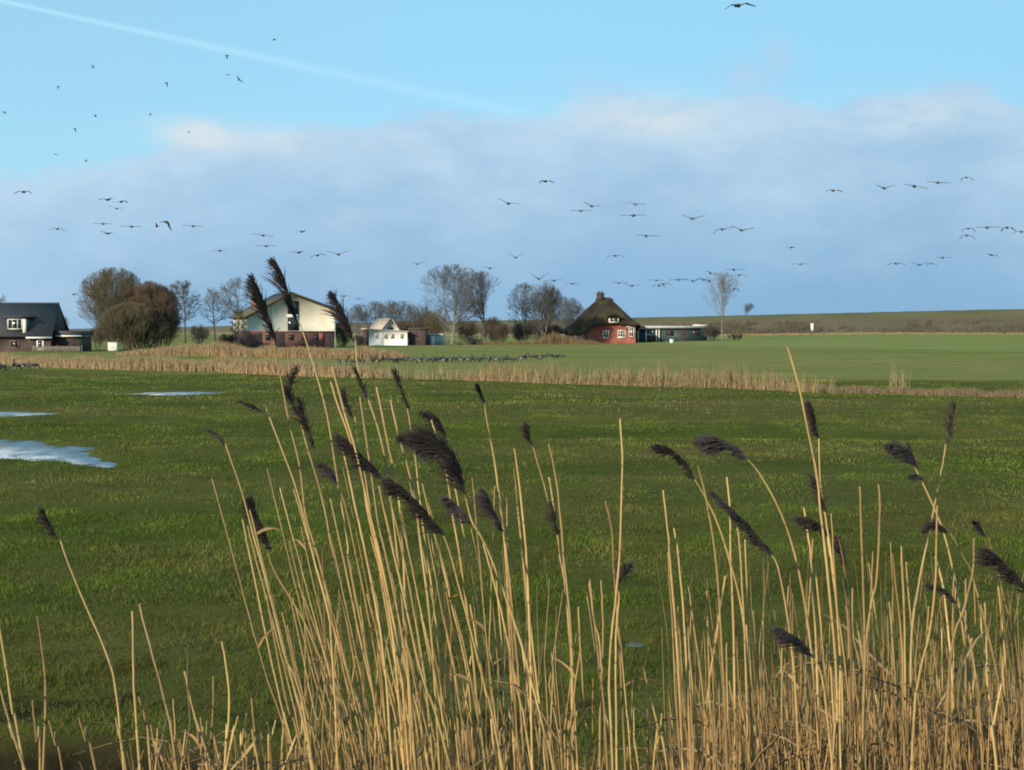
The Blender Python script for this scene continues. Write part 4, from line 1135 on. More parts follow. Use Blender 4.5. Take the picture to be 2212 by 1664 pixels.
# photo x, y, span in px, pose, roll deg, yaw deg, label
BIRDS = [
 (10, 242, 17, 'down', 10, 75, 'dark speck-like flying bird at the left edge, level with the cloud puff'),
 (126, 187, 17, 'down', 30, 80, 'small flying bird at upper left, below and left of a rounder speck'),
 (201, 146, 16, 'up', -10, 85, 'small round-looking flying bird nearest the vapour trail on the left'),
 (360, 180, 19, 'down', -40, 75, 'small dark flying bird alone, left of the cluster under the vapour trail'),
 (206, 252, 14, 'up', 10, 85, 'upper of two tiny flying birds left of the white cloud puff'),
 (325, 246, 15, 'down', -30, 80, 'pale tiny flying bird just above the left end of the cloud puff'),
 (162, 279, 18, 'down', -40, 75, 'lower, slanting one of two tiny flying birds left of the cloud puff'),
 (490, 120, 20, 'down', -40, 70, 'slanting flying bird touching the lower edge of the vapour trail'),
 (492, 162, 19, 'flat', 5, 70, 'small level flying bird below the one at the vapour trail'),
 (517, 173, 24, 'rup', -45, 55, 'flying bird with one wing raised steeply, lowest of the vapour trail cluster'),
 (592, 86, 19, 'flat', 3, 70, 'faint pale flying bird above the vapour trail, highest on the left'),
 (407, 286, 15, 'flat', 0, 70, 'tiny flying bird in front of the white cloud puff'),
 (121, 334, 17, 'flat', 0, 70, 'faint flat flying bird at left, just above the grey cloud edge'),
 (186, 349, 13, 'up', 0, 85, 'tiny round flying bird at left on the grey cloud edge'),
 (51, 415, 44, 'arch', 0, 5, 'goose with gently arched wings, highest of the flock at the far left'),
 (232, 432, 40, 'gull', 2, 15, 'left goose of the tight trio at upper left, wings level'),
 (262, 436, 38, 'rdrop', 8, 12, 'right goose of the tight trio, its right wing drooping'),
 (252, 451, 34, 'lup', 4, 20, 'lowest goose of the tight trio, left wing raised'),
 (124, 495, 36, 'arch', 0, 0, 'goose with evenly drooping wings, low at the far left by itself'),
 (223, 484, 40, 'flat', 0, 10, 'flat-winged goose, left in the row below the tight trio'),
 (284, 490, 44, 'flat', -1, 5, 'flat-winged goose, right in the row below the tight trio'),
 (233, 505, 34, 'lup', 6, 18, 'goose with raised left wing, lowest below the tight trio'),
 (339, 490, 16, 'up', 0, 80, 'compact dark bird touching the big banking bird from the left'),
 (360, 480, 42, 'down', -28, 50, 'big banking bird with long bent wings, above the reddish thicket'),
 (417, 489, 42, 'flat', -2, 5, 'pale flat-winged goose right of the big banking bird'),
 (160, 636, 20, 'flat', 0, 60, 'low small bird between the dark-roofed house and the round tree'),
 (652, 501, 30, 'rup', -10, 30, 'goose tilting its right wing up, highest above the farmhouse'),
 (568, 509, 44, 'flat', -8, 8, 'faint tilted goose, upper of two left of the tallest plume'),
 (575, 532, 42, 'flat', 2, 8, 'level goose, lower of two left of the tallest plume'),
 (475, 542, 34, 'flat', 0, 20, 'thin level goose alone above the wide tree behind the chimney'),
 (645, 546, 34, 'gull', 0, 20, 'goose just right above the tallest plume tip'),
 (686, 552, 40, 'arch', 10, 10, 'dark goose with arched wings, middle of three above the farmhouse'),
 (731, 550, 46, 'vee', 2, 5, 'goose with shallow raised wings, right of three above the farmhouse'),
 (743, 640, 32, 'flat', 0, 10, 'pale distant bird right of the plume at the farmhouse corner'),
 (775, 646, 20, 'flat', 0, 20, 'very faint distant bird above the left tree of the low row'),
 (873, 653, 24, 'flat', 0, 20, 'dark bird skimming the tree tops of the low row'),
 (1179, 392, 42, 'arch', 3, 35, 'goose highest in the middle of the sky, wings gently arched'),
 (1098, 440, 48, 'lup', -3, 8, 'goose with raised left wing, below and left of the highest middle goose'),
 (1255, 456, 46, 'flat', 0, 5, 'left goose of the overlapping pair in mid sky'),
 (1278, 446, 40, 'vee', -14, 10, 'right, tilted goose of the overlapping pair in mid sky'),
 (902, 571, 34, 'vee', 4, 15, 'dark goose left of the largest tree top'),
 (1058, 580, 34, 'gull', -6, 15, 'goose just above the narrow tree top'),
 (1114, 557, 38, 'deepvee', 0, 5, 'goose with wings raised in a V, between the tree tops'),
 (1164, 603, 44, 'deepvee', 0, 5, 'goose with deeply raised wings just above the tree pair'),
 (1197, 607, 36, 'gull', 4, 10, 'goose touching the V-winged one above the tree pair'),
 (1237, 614, 34, 'gull', 0, 8, 'goose low, between the tree pair and the chimney'),
 (1373, 442, 42, 'gull', -6, 5, 'upper goose of two stacked right of mid sky'),
 (1368, 466, 54, 'flat', 0, 5, 'lower, flat-winged goose of two stacked right of mid sky'),
 (1496, 473, 50, 'vee', -2, 5, 'goose with wings in a V, alone above the annex'),
 (1561, 496, 48, 'ldrop', 4, 5, 'goose with drooping left wing, left of a pair above the lone tree'),
 (1602, 498, 52, 'vee', -6, 5, 'goose with right wing raised, right of a pair above the lone tree'),
 (1397, 510, 50, 'flat', -2, 5, 'goose gliding level, right of and above the chimney'),
 (1329, 553, 40, 'arch', 0, 5, 'goose with arched wings right above the chimney'),
 (1337, 612, 34, 'gull', 4, 10, 'left goose of two just right of the chimney'),
 (1365, 618, 38, 'lup', 8, 10, 'right goose of two just right of the chimney'),
 (1418, 606, 34, 'flat', -2, 5, 'goose at the left end of the low row leading to the lone tree'),
 (1424, 618, 34, 'arch', -6, 10, 'lower goose of the overlapping two under the left end of the low row'),
 (1434, 614, 36, 'arch', 6, 10, 'upper goose of the overlapping two under the left end of the low row'),
 (1466, 605, 40, 'flat', 0, 5, 'second goose in the low row leading to the lone tree'),
 (1497, 608, 40, 'vee', 0, 5, 'third goose in the low row leading to the lone tree'),
 (1520, 605, 36, 'gull', 0, 5, 'fourth goose in the low row, overlapping the crown of the lone tree'),
 (1532, 608, 38, 'vee', -6, 8, 'goose at the right end of the low row, inside the lone tree crown'),
 (1536, 591, 34, 'gull', -14, 10, 'tilted goose over the top of the lone tree'),
 (1586, 583, 42, 'flat', 0, 5, 'flat-winged goose, upper of two right of the lone tree top'),
 (1597, 595, 36, 'arch', 0, 8, 'goose with arched wings, lower of two right of the lone tree top'),
 (1585, 625, 32, 'deep', 8, 25, 'goose with sharply bent wings against the right side of the lone tree'),
 (1596, 12, 72, 'arch', 8, 5, 'largest flying bird, wings arched, at the top edge of the picture'),
 (1709, 535, 22, 'flat', -3, 50, 'small compact bird right of and above the lone tree'),
 (1729, 571, 34, 'flat', 0, 15, 'level goose low above the dike, right of the lone tree'),
 (1801, 412, 42, 'arch', 0, 5, 'goose with drooping wings, leftmost of the high row on the right'),
 (1911, 407, 44, 'vee', 0, 5, 'goose with V wings, second of the high row on the right'),
 (1976, 403, 52, 'flat', -9, 5, 'tilted goose, third of the high row on the right'),
 (2027, 395, 50, 'flat', -4, 5, 'goose with long straight wings, fourth of the high row on the right'),
 (2088, 384, 34, 'deep', 4, 5, 'goose with sharply drooping wings, right end of the high row'),
 (2092, 494, 36, 'deep', 0, 5, 'upper goose of two stacked near the right edge'),
 (2089, 509, 40, 'deep', 0, 5, 'lower goose of two stacked near the right edge'),
 (2133, 492, 50, 'flat', 0, 5, 'thin flat-winged goose between the stacked two and the right edge'),
 (2176, 492, 40, 'deep', 4, 5, 'goose with arched wings next to the one cut by the right edge'),
 (2207, 501, 42, 'arch', 0, 5, 'goose cut by the right edge of the picture'),
 (1936, 570, 42, 'arch', 0, 5, 'goose with arched wings, left of the low group above the dike'),
 (1986, 573, 38, 'vee', 0, 5, 'goose with raised V wings in the low group above the dike'),
 (2012, 570, 28, 'deep', 0, 5, 'goose with bent-down wings in the low group above the dike'),
 (2037, 557, 36, 'flat', 0, 5, 'flat-winged goose, highest of the low group above the dike'),
 (2143, 552, 30, 'gull', -8, 15, 'goose alone, low near the right edge above the dike'),
]
def wingspan(w):
    return 2 * .085 + sum(.26 * math.cos(R(w[i])) + .40 * math.cos(R(w[i + 1])) for i in (0, 2))
_pose = {}
for x, y, span, pose, roll, yaw, lb in BIRDS:
    key = (pose,)
    if key not in _pose: _pose[key] = flying_goose('flying_goose', POSES[pose])
    ws = 1.45 if span > 26 else 1.1
    D = ws * FPX / span
    D = D * 1.45 if (y < 360 and x < 700) else D
    o = link('flying_goose', _pose[key])
    p = at(x, y, D)
    # wings were built about the body; heading away from the camera unless yawed
    o.location = p
    yw = yaw * random.choice((-1, 1)) + random.uniform(-6, 6)
    o.rotation_euler = Matrix.Rotation(R(yw), 3, 'Z').to_4x4().to_3x3().to_euler() if False else (Matrix.Rotation(R(yw), 3, 'Z') @ Matrix.Rotation(R(-roll if abs(yw) < 90 else roll), 3, 'Y') @ Matrix.Rotation(R(random.uniform(0, 9)), 3, 'X')).to_euler()
    o.scale = (1, 1, 1)
    tag(o, lb, 'goose' if 'goose' in lb else 'bird', 'geese flying over the meadow')

def grazing_goose(name, pose):
    # spine from tail to beak, side view in (y,z)
    if pose == 'graze': sp = [(-.36, .38, .02), (-.28, .37, .055), (-.14, .33, .105), (.02, .31, .12), (.14, .31, .10), (.22, .30, .06), (.29, .23, .035), (.33, .13, .030), (.37, .07, .038), (.41, .045, .028), (.46, .02, .008)]
    elif pose == 'alert': sp = [(-.36, .36, .02), (-.28, .36, .055), (-.14, .34, .105), (.02, .34, .12), (.12, .37, .10), (.17, .43, .06), (.19, .52, .036), (.20, .62, .032), (.23, .68, .042), (.28, .68, .028), (.34, .66, .008)]
    else: sp = [(-.36, .30, .02), (-.28, .31, .06), (-.14, .30, .11), (.02, .30, .125), (.13, .33, .10), (.18, .37, .06), (.20, .41, .04), (.22, .45, .036), (.26, .48, .042), (.31, .47, .028), (.37, .45, .008)]
    V, F, MI = [], [], []
    n = len(sp)
    for i, (y, z, r_) in enumerate(sp):
        a = sp[max(0, i - 1)]; b = sp[min(n - 1, i + 1)]
        d = Vector((0, b[0] - a[0], b[1] - a[1])).normalized(); nrm = Vector((0, -d.z, d.y))
        for k in range(8):
            an = R(45 * k)
            q = Vector((math.cos(an) * r_, y, z)) + nrm * math.sin(an) * r_
            V.append(tuple(q))
    for i in range(n - 1):
        for k in range(8):
            F.append((i * 8 + k, i * 8 + (k + 1) % 8, (i + 1) * 8 + (k + 1) % 8, (i + 1) * 8 + k))
            MI.append(2 if (i <= (1 if pose == 'rest' else 0) and k >= 4) else (1 if i >= 4 else 0))
    F.append(tuple(range(7, -1, -1))); MI.append(1)
    F.append(tuple((n - 1) * 8 + k for k in range(8))); MI.append(1)
    for sx in (-.05, .05):
        b = len(V)
        for (yy, zz, rr) in ((.0, .24, .022), (.01, .12, .010), (.0, .0, .010)):
            for k in range(4): V.append((sx + rr * math.cos(R(90 * k)), yy + rr * math.sin(R(90 * k)), zz))
        for i in range(2):
            for k in range(4): F.append((b + i * 4 + k, b + i * 4 + (k + 1) % 4, b + i * 4 + 4 + (k + 1) % 4, b + i * 4 + 4 + k)); MI.append(1)
        f = len(V); V += [(sx - .03, .07, .004), (sx + .03, .07, .004), (sx, -.01, .012)]; F.append((f, f + 1, f + 2)); MI.append(1)
    me = bpy.data.meshes.new(name); me.from_pydata(V, [], F)
    for m in GM: me.materials.append(m)
    me.polygons.foreach_set('material_index', MI); me.polygons.foreach_set('use_smooth', [True] * len(F)); me.update()
    return me
GP = [grazing_goose('grazing_goose', k) for k in ('graze', 'alert', 'rest')]
def goose_row(xs, ys, n, jy, label, group, seed, pz=(.6, .15, .25)):
    r = np.random.default_rng(seed)
    for k in range(n):
        x = xs[0] + (xs[1] - xs[0]) * (k + .8 * r.random()) / n
        y = np.interp(x, xs, ys) + jy * (r.random() - .5)
        D = gd(y); p = at(x, y, D)
        o = link('grazing_goose', GP[int(r.choice(3, p=pz))])
        o.location = (p.x, p.y, float(gz(p.x, p.y)))
        o.rotation_euler = (0, 0, r.choice([-1, 1]) * R(90) + r.normal() * .6)
        s_ = .82 + .2 * r.random(); o.scale = (s_, s_, s_)
        tag(o, label, 'goose', group)
goose_row((940, 1115), (782.5, 782), 34, 3.5, 'dark goose in the densest middle of the goose line on the far meadow', 'geese grazing in the middle of the line', 1)
goose_row((825, 945), (786, 783.5), 17, 4, 'goose with white flank in the left stretch of the goose line on the far meadow', 'geese grazing at the left of the line', 2)
goose_row((735, 825), (789, 786), 9, 3, 'dark goose at the thin left end of the goose line, behind the reed band', 'geese at the left end of the line', 3)
goose_row((1118, 1220), (781, 774), 14, 5, 'dark goose in the sparse right end of the goose line, nearer the thatched house', 'geese grazing at the right of the line', 4)
goose_row((-6, 76), (804, 799), 11, 3, 'goose in the small group below the reeds at the left edge', 'geese at the left edge of the meadow', 5)

# ------------------------------------------------------------------ reeds on the near ditch bank
def catmull(P, m):
    P = np.asarray(P, float); n = len(P)
    if n == 2: return P[0] + (P[1] - P[0]) * np.linspace(0, 1, m)[:, None]
    out = []
    u = np.linspace(0, n - 1 - 1e-6, m)
    for t in u:
        i = int(t); f = t - i
        p0, p1, p2, p3 = P[max(i - 1, 0)], P[i], P[i + 1], P[min(i + 2, n - 1)]
        out.append(.5 * (2 * p1 + (p2 - p0) * f + (2 * p0 - 5 * p1 + 4 * p2 - p3) * f * f + (3 * p1 - p0 - 3 * p2 + p3) * f ** 3))
    return np.array(out)

def stem_points(px, Y):
    """photo polyline from the top down -> points from the root up"""
    pts = [np.array(at(x, y, Y)) for x, y in px]
    a, b = pts[-2], pts[-1]
    d = (b - a) / np.linalg.norm(b - a)
    d = d * np.array([.75, 1, 1]); d[2] = min(d[2], -.7)
    k = (b[2] - float(gz(b[0], Y)) + .05) / -d[2]
    pts.append(b + d * k * .5 + np.array([.01, 0, 0])); pts.append(b + d * k)
    pts = pts[::-1]
    P = catmull(pts, 30)
    # slight natural waver and depth lean
    s = np.linspace(0, 1, 30)
    P[:, 1] += (random.uniform(-.12, .12)) * (s - .6)
    w = np.cumsum(rng.normal(size=30)) * .0005; P[:, 0] += w - w.mean()
    return P
def stem_mesh(name, P, r0, r1, cut=True):
    n = len(P)
    rad = (r0 + (r1 - r0) * np.linspace(0, 1, n) ** 1.1) * (.88 + .24 * rng.random(n))
    mb = MB(); V, Q = tubes(P[None], rad[None], 6); mb.add(V, Q)
    mb.add(np.vstack([V[-6:], [P[-1] + (P[-1] - P[-2]) * (.15 if cut else .5)]]), None, [(k, (k + 1) % 6, 6) for k in range(6)])
    nq = len(Q)
    # nodes: darker rings every 10-16 cm
    L_ = np.r_[0, np.cumsum(np.linalg.norm(np.diff(P, axis=0), axis=1))]
    s = .2 + random.random() * .1
    cnt = 0
    while s < L_[-1] - .06:
        c = np.array([np.interp(s, L_, P[:, k]) for k in range(3)]); d_ = np.array([np.interp(s + .01, L_, P[:, k]) for k in range(3)]) - c
        d_ /= np.linalg.norm(d_) + 1e-9
        rr = float(np.interp(s, L_, rad))
        mb.tube([c - d_ * .004, c, c + d_ * .004], [rr * 1.04, rr * 1.22, rr * 1.04], 6); cnt += 1
        s += .14 + random.random() * .09
    me = mb.mesh(name, [M_['straw'], M_['node']], smooth=True)
    mi = np.zeros(len(me.polygons), int)
    mi[nq:nq + cnt * 12] = 1
    me.polygons.foreach_set('material_index', mi)
    return me
def plume_mesh(name, spine_px, Y, width, m, seed, n=230, droop=(-.75, -.45)):
    """spine from base to tip in photo points; branchlets swept to one side"""
    r = np.random.default_rng(seed)
    S3 = catmull([np.array(at(x, y, Y)) for x, y in spine_px], 24)
    L_ = np.linalg.norm(np.diff(S3, axis=0), axis=1).sum()
    px = Y / FPX
    W = width * px
    n = int(n * 1.1); t = r.random(n) ** .85 * .97
    f = t * 23; k = np.minimum(f.astype(int), 22); w = (f - k)[:, None]
    p = S3[k] * (1 - w) + S3[k + 1] * w
    tan = unit(S3[k + 1] - S3[k])
    dr = unit(np.stack([droop[0] + .35 * r.normal(size=n), .55 * r.normal(size=n), droop[1] + .30 * r.normal(size=n)], -1))
    prof = (np.sin(np.pi * np.clip(t * .85 + .12, 0, 1)) ** .8)
    # branchlets sweep along the axis towards the tip and hang to one side, in tufts
    tuft = .25 + 1.35 * vnoise(t * 9 + seed * 1.7, t * 0 + seed, 1.0)
    Ln = np.minimum(W * 2.3 * prof * (.35 + .8 * r.random(n)) * tuft, L_ * (1.08 - t) * .8) + .010
    P = [p + r.normal(size=(n, 3)) * .0012]
    sp = (.30 + .55 * r.random(n))[:, None]
    d = unit(tan * 1.25 + dr * sp)
    for s in range(4):
        d = unit(d + dr * .24 * sp + r.normal(size=(n, 3)) * .06)
        P.append(P[-1] + d * (Ln / 4)[:, None])
    P = np.stack(P, 1)
    rad = np.stack([np.full(n, .0005), .0006 + .0006 * r.random(n), .0007 + .0008 * r.random(n), .0005 + .0006 * r.random(n), np.full(n, .00015)], 1)
    V, Q = tubes(P, rad, 3)
    mb = MB(); mb.add(V, Q)
    V, Q = tubes(S3[None], np.linspace(.0026, .0008, 24)[None], 5); mb.add(V, Q)
    return mb.mesh(name, [m])
def leaf_mesh(name, p0, d0, L_, w, seed):
    r = np.random.default_rng(seed)
    n = 9; P = [np.array(p0)]; d = np.array(d0, float)
    for i in range(n - 1):
        d = unit(d + np.array([r.normal() * .08, r.normal() * .05, -.16])); P.append(P[-1] + d * L_ / (n - 1))
    P = np.array(P); side = unit(np.cross(d0, [0, 1, .3]))
    ww = w * np.sin(np.pi * np.clip(np.linspace(.18, 1, n), 0, 1)) ** .7
    up = np.array([0, .0006, .0006])
    V = np.concatenate([P - side * ww[:, None], P + up, P + side * ww[:, None]])
    Q = [(i, i + 1, n + i + 1, n + i) for i in range(n - 1)] + [(n + i, n + i + 1, 2 * n + i + 1, 2 * n + i) for i in range(n - 1)]
    return mesh_np(name, V, Q, mats=[M_['leaf']])

_rs = [100]
def reed(px, Y, label, plume=None, r0=.0035, r1=.0022, group=None, leaf=None):
    if plume:
        b0 = (plume[0] if isinstance(plume, list) else plume)['s'][0]
        px = [b0] + [q for q in px if q[1] > b0[1] + 6]
    P = stem_points(px, Y)
    root = P[0].copy()
    _rs[0] += 1
    if plume is None and leaf is None:
        o = link('reed_stalk', stem_mesh('reed_stalk', P - root, r0, r1), None, root)
        return tag(o, label, 'reed', group)
    t = thing('plumed_reed' if plume else 'reed_stalk', label, 'reed', root, 0, group)
    link('stem', stem_mesh('stem', P - root, r0, (.0016 if plume else r1), plume is None), t)
    if plume:
        for q in (plume if isinstance(plume, list) else [plume]):
            sp, wd = q['s'], q['w']
            me = plume_mesh('plume', sp, Y, wd, M_['plume_grey' if q.get('g') else 'plume'], _rs[0], q.get('n', 230), q.get('d', (-.75, -.45)))
            link('plume', me, t, -Vector(root))
    for q in (leaf or []):
        k = q[0]; i = int(k * 29)
        me = leaf_mesh('leaf', P[i] - root, unit(np.array([q[1], q[2], q[3]], float)), q[4], q[5], _rs[0])
        link('leaf', me, t)
    return t

def PL(s, w, **k): return dict(s=s, w=w, **k)
# --- plumed reeds, left to right
reed([(545, 600), (556, 640), (572, 690), (592, 738), (603, 785), (610, 818), (628, 921), (645, 994), (654, 1067), (662, 1128), (688, 1216), (752, 1470), (785, 1664)], 3.3,
     'tall reed with a ragged dark plume standing in front of the farmhouse chimney', PL([(596, 742), (588, 712), (575, 670), (562, 640), (548, 604)], 22, n=240, d=(-.5, .15)))
reed([(600, 585), (618, 640), (632, 690), (660, 740), (683, 813), (705, 896), (722, 994), (737, 1079), (752, 1176), (757, 1216), (800, 1440), (832, 1664)], 3.4,
     'tallest reed, its dark toothed plume rising above the farmhouse gable', PL([(640, 690), (632, 660), (620, 625), (608, 590), (594, 568)], 24, n=330, d=(-.8, .35)))
reed([(722, 645), (738, 690), (760, 738), (768, 790), (780, 830), (793, 857), (822, 947), (842, 1040), (856, 1150), (880, 1390), (902, 1664)], 3.3,
     'tall reed with a narrow black plume at the right corner of the farmhouse', [PL([(763, 738), (752, 705), (738, 670), (721, 641)], 20, n=270, d=(-.5, .1)), PL([(793, 862), (786, 840), (776, 818), (768, 800)], 6, n=90, d=(-.4, .5))])
reed([(640, 800), (628, 840), (640, 890), (649, 916), (666, 977), (686, 1045), (705, 1116), (722, 1201), (768, 1430), (800, 1664)], 3.4,
     'reed with a thin brownish plume hanging just right of a bare leaning stem', [PL([(646, 902), (632, 870), (626, 840), (640, 797)], 12, n=150, d=(-.2, -.1)), PL([(680, 972), (668, 935), (658, 905), (650, 868)], 13, n=150, d=(-.35, .1))])
reed([(530, 872), (560, 885), (567, 896), (613, 1004), (642, 1084), (676, 1211), (709, 1320), (719, 1387), (729, 1513), (738, 1664)], 3.2,
     'leaning reed with a thin sideways-bent tip, left side of the centre fan', PL([(568, 893), (552, 880), (535, 873), (520, 868)], 6, n=60, d=(-.9, -.2)))
reed([(468, 938), (486, 960), (520, 1056), (554, 1180), (589, 1306), (616, 1420), (642, 1480), (676, 1664)], 3.1,
     'leftmost long leaning reed of the centre fan, with a wispy tip', PL([(488, 965), (478, 948), (465, 936), (455, 932)], 5, n=40, d=(-.9, 0), g=1))
reed([(540, 1095), (565, 1150), (576, 1180), (599, 1235), (662, 1347), (709, 1470), (740, 1563), (766, 1664)], 3.3,
     'thin reed whose dark plume crosses the leftmost long leaning stem', PL([(585, 1190), (572, 1150), (556, 1115), (546, 1080)], 24, n=230, d=(-.8, -.6), g=0))
reed([(747, 860), (756, 900), (770, 957), (790, 1050), (806, 1150), (830, 1290), (862, 1480), (888, 1664)], 3.5,
     'reed with a small black plume behind the straight bare stems of the fan', PL([(762, 905), (754, 885), (746, 862), (744, 850)], 8, n=110, d=(-.5, .3)))
reed([(857, 811), (868, 845), (883, 890), (888, 916), (896, 960), (904, 1040), (915, 1150), (940, 1350), (962, 1664)], 3.6,
     'slender reed with a narrow upright dark plume, highest right of the fan', PL([(883, 884), (874, 858), (864, 832), (855, 806)], 9, n=150, d=(-.4, .4)))
reed([(745, 947), (790, 985), (827, 1035), (850, 1110), (880, 1250), (915, 1450), (938, 1664)], 3.2,
     'reed with a plump black nodding plume in the middle of the fan', PL([(828, 1035), (805, 1008), (782, 985), (758, 960), (738, 943)], 26, n=330, d=(-.65, -.45)))
reed([(705, 1005), (728, 1040), (745, 1085), (762, 1160), (790, 1300), (820, 1480), (842, 1664)], 3.5,
     'reed with a faint greyish plume between the bare stems of the fan', PL([(732, 1050), (722, 1030), (708, 1010), (694, 1002)], 14, n=110, d=(-.6, -.5), g=1))
reed([(850, 1040), (905, 1090), (958, 1152), (974, 1200), (1003, 1310), (1045, 1480), (1085, 1664)], 3.0,
     'reed with a long diagonal black plume low in the fan', PL([(960, 1156), (935, 1125), (905, 1090), (875, 1060), (844, 1037)], 25, n=380, d=(-.5, -.65)))
reed([(905, 950), (957, 962), (990, 1010), (1006, 1075), (1020, 1125), (1040, 1160), (1067, 1220), (1128, 1400), (1180, 1600), (1196, 1664)], 3.1,
     'reed with the biggest, fullest purple-black plume in the middle of the picture', [PL([(1004, 1068), (994, 1015), (972, 975), (935, 952), (876, 945)], 62, n=620, d=(-.75, -.30)), PL([(990, 1030), (975, 990), (950, 975), (910, 972)], 40, n=260, d=(-.65, -.6), g=1)])
reed([(922, 893), (950, 915), (964, 950), (972, 990), (990, 1090), (1010, 1200), (1050, 1420), (1082, 1664)], 3.4,
     'reed with a curved thin plume just above the biggest plume', PL([(966, 958), (956, 925), (942, 902), (918, 890)], 15, n=150, d=(-.4, -.7)))
reed([(968, 1078), (1000, 1110), (1022, 1135), (1042, 1175), (1078, 1300), (1120, 1500), (1150, 1664)], 3.3,
     'reed with a small greyish plume under the biggest plume', PL([(1022, 1134), (1003, 1110), (985, 1090), (964, 1075)], 18, n=200, d=(-.5, -.7), g=1))
reed([(1050, 1066), (1068, 1110), (1085, 1147), (1092, 1180), (1110, 1350), (1132, 1664)], 3.3,
     'reed with a straight grey plume right of the biggest plume', PL([(1086, 1148), (1074, 1120), (1060, 1090), (1048, 1062)], 18, n=210, d=(-.6, -.3), g=1))
reed([(1035, 840), (1046, 870), (1052, 910), (1062, 962), (1074, 1042), (1082, 1090), (1096, 1250), (1112, 1664)], 3.7,
     'tall thin reed with a tiny brown tip, right of the biggest plume', PL([(1047, 872), (1042, 858), (1038, 846), (1033, 833)], 6, n=60, d=(-.5, .2)), r0=.0045)
reed([(1136, 924), (1148, 962), (1159, 996), (1181, 1074), (1201, 1152), (1211, 1216), (1230, 1330), (1246, 1664)], 3.5,
     'reed with a small brown upright plume, left of the gap in the middle', PL([(1150, 966), (1145, 952), (1140, 938), (1137, 920)], 9, n=100, d=(-.5, 0)))
reed([(1190, 1090), (1199, 1120), (1206, 1155), (1214, 1210), (1226, 1330), (1240, 1500), (1248, 1664)], 3.3,
     'reed with a short dark plume tight against a tall bare stem', PL([(1206, 1158), (1201, 1135), (1197, 1115), (1193, 1092)], 11, n=120, d=(-.4, -.3)))
reed([(1350, 1225), (1346, 1250), (1338, 1290), (1330, 1400), (1332, 1664)], 3.2,
     'reed with a small grey tuft halfway down, beside the tallest middle stem', PL([(1332, 1268), (1340, 1252), (1350, 1238), (1362, 1222)], 14, n=140, d=(-.4, -.2), g=1))
reed([(1425, 963), (1470, 995), (1500, 1036), (1530, 1090), (1562, 1165), (1598, 1290), (1618, 1450), (1630, 1664)], 3.3,
     'reed with an arched black plume, left of the round feathery plume', PL([(1500, 1037), (1486, 1008), (1466, 985), (1446, 970), (1422, 962)], 19, n=300, d=(-.6, -.55)), r0=.0045)
reed([(1545, 945), (1585, 962), (1609, 991), (1640, 1026), (1690, 1120), (1730, 1250), (1760, 1450), (1776, 1664)], 3.3,
     'reed with a rounded feathery dark plume hanging over the meadow, right of centre', PL([(1612, 993), (1596, 972), (1570, 955), (1540, 945), (1509, 950)], 36, n=460, d=(-.5, -.75), g=1), r0=.0042)
reed([(1545, 1066), (1600, 1125), (1668, 1198), (1685, 1235), (1710, 1400), (1726, 1664)], 3.2,
     'reed with a long knotted plume slanting down across bare stems, right of centre', [PL([(1668, 1198), (1655, 1180), (1640, 1165), (1622, 1145)], 17, n=170, d=(-.6, -.5)), PL([(1632, 1155), (1612, 1130), (1590, 1112)], 20, n=150, d=(-.7, -.5)), PL([(1600, 1120), (1580, 1100), (1560, 1082), (1540, 1063)], 12, n=130, d=(-.6, -.5), g=1)])
reed([(1751, 880), (1758, 910), (1768, 946), (1772, 1040), (1785, 1126), (1799, 1217), (1815, 1400), (1826, 1664)], 3.2,
     'reed with a short black plume beside the tallest bare stem on the right', PL([(1768, 946), (1762, 925), (1757, 900), (1750, 875)], 13, n=190, d=(-.6, -.1)))
reed([(1758, 1030), (1768, 1060), (1784, 1105), (1794, 1180), (1806, 1300), (1818, 1450), (1824, 1664)], 3.15,
     'reed with a reddish ragged plume wrapped against the tall bare stem on the right', PL([(1785, 1107), (1778, 1085), (1770, 1060), (1757, 1030)], 14, n=110, d=(-.7, -.2)))
reed([(1730, 1120), (1770, 1128), (1799, 1153), (1812, 1190), (1830, 1300), (1846, 1664)], 3.25,
     'reed with a small dark plume drooping left below the tall right-hand stems', PL([(1800, 1153), (1780, 1138), (1755, 1124), (1727, 1118)], 20, n=210, d=(-.4, -.8)))
reed([(1815, 1160), (1822, 1190), (1826, 1225), (1836, 1320), (1850, 1664)], 3.5,
     'reed with a hazy grey plume right under the tall right-hand stems', PL([(1826, 1226), (1824, 1205), (1820, 1185), (1812, 1160)], 12, n=100, d=(-.3, -.7), g=1))
reed([(1920, 963), (1955, 970), (1982, 1010), (1996, 1040), (2030, 1120), (2058, 1230), (2082, 1400), (2104, 1664)], 3.4,
     'reed with a fat hooked dark plume, near the right side above the meadow', [PL([(1983, 1010), (1972, 985), (1952, 966), (1919, 960)], 36, n=330, d=(-.45, -.75), g=1), PL([(1997, 1036), (1985, 1028), (1972, 1030)], 12, n=60, d=(-.7, -.3), g=1)], r0=.0042)
reed([(2062, 878), (2054, 930), (2046, 984), (2022, 1093), (2006, 1162), (1988, 1236), (1968, 1357), (1962, 1500), (1960, 1664)], 3.5,
     'thin reed leaning right with a sparse faded plume, tallest near the right edge', PL([(2050, 962), (2054, 935), (2058, 905), (2063, 877)], 16, n=55, d=(-.8, -.2)), r0=.0046)
reed([(2005, 1148), (2030, 1138), (2046, 1151), (2070, 1190), (2097, 1236), (2104, 1259), (2146, 1404), (2178, 1553), (2197, 1664)], 3.2,
     'reed with a sharply bent neck and horizontal dark plume, right side', PL([(2046, 1150), (2034, 1138), (2018, 1136), (2001, 1146)], 14, n=190, d=(-.8, -.4)))
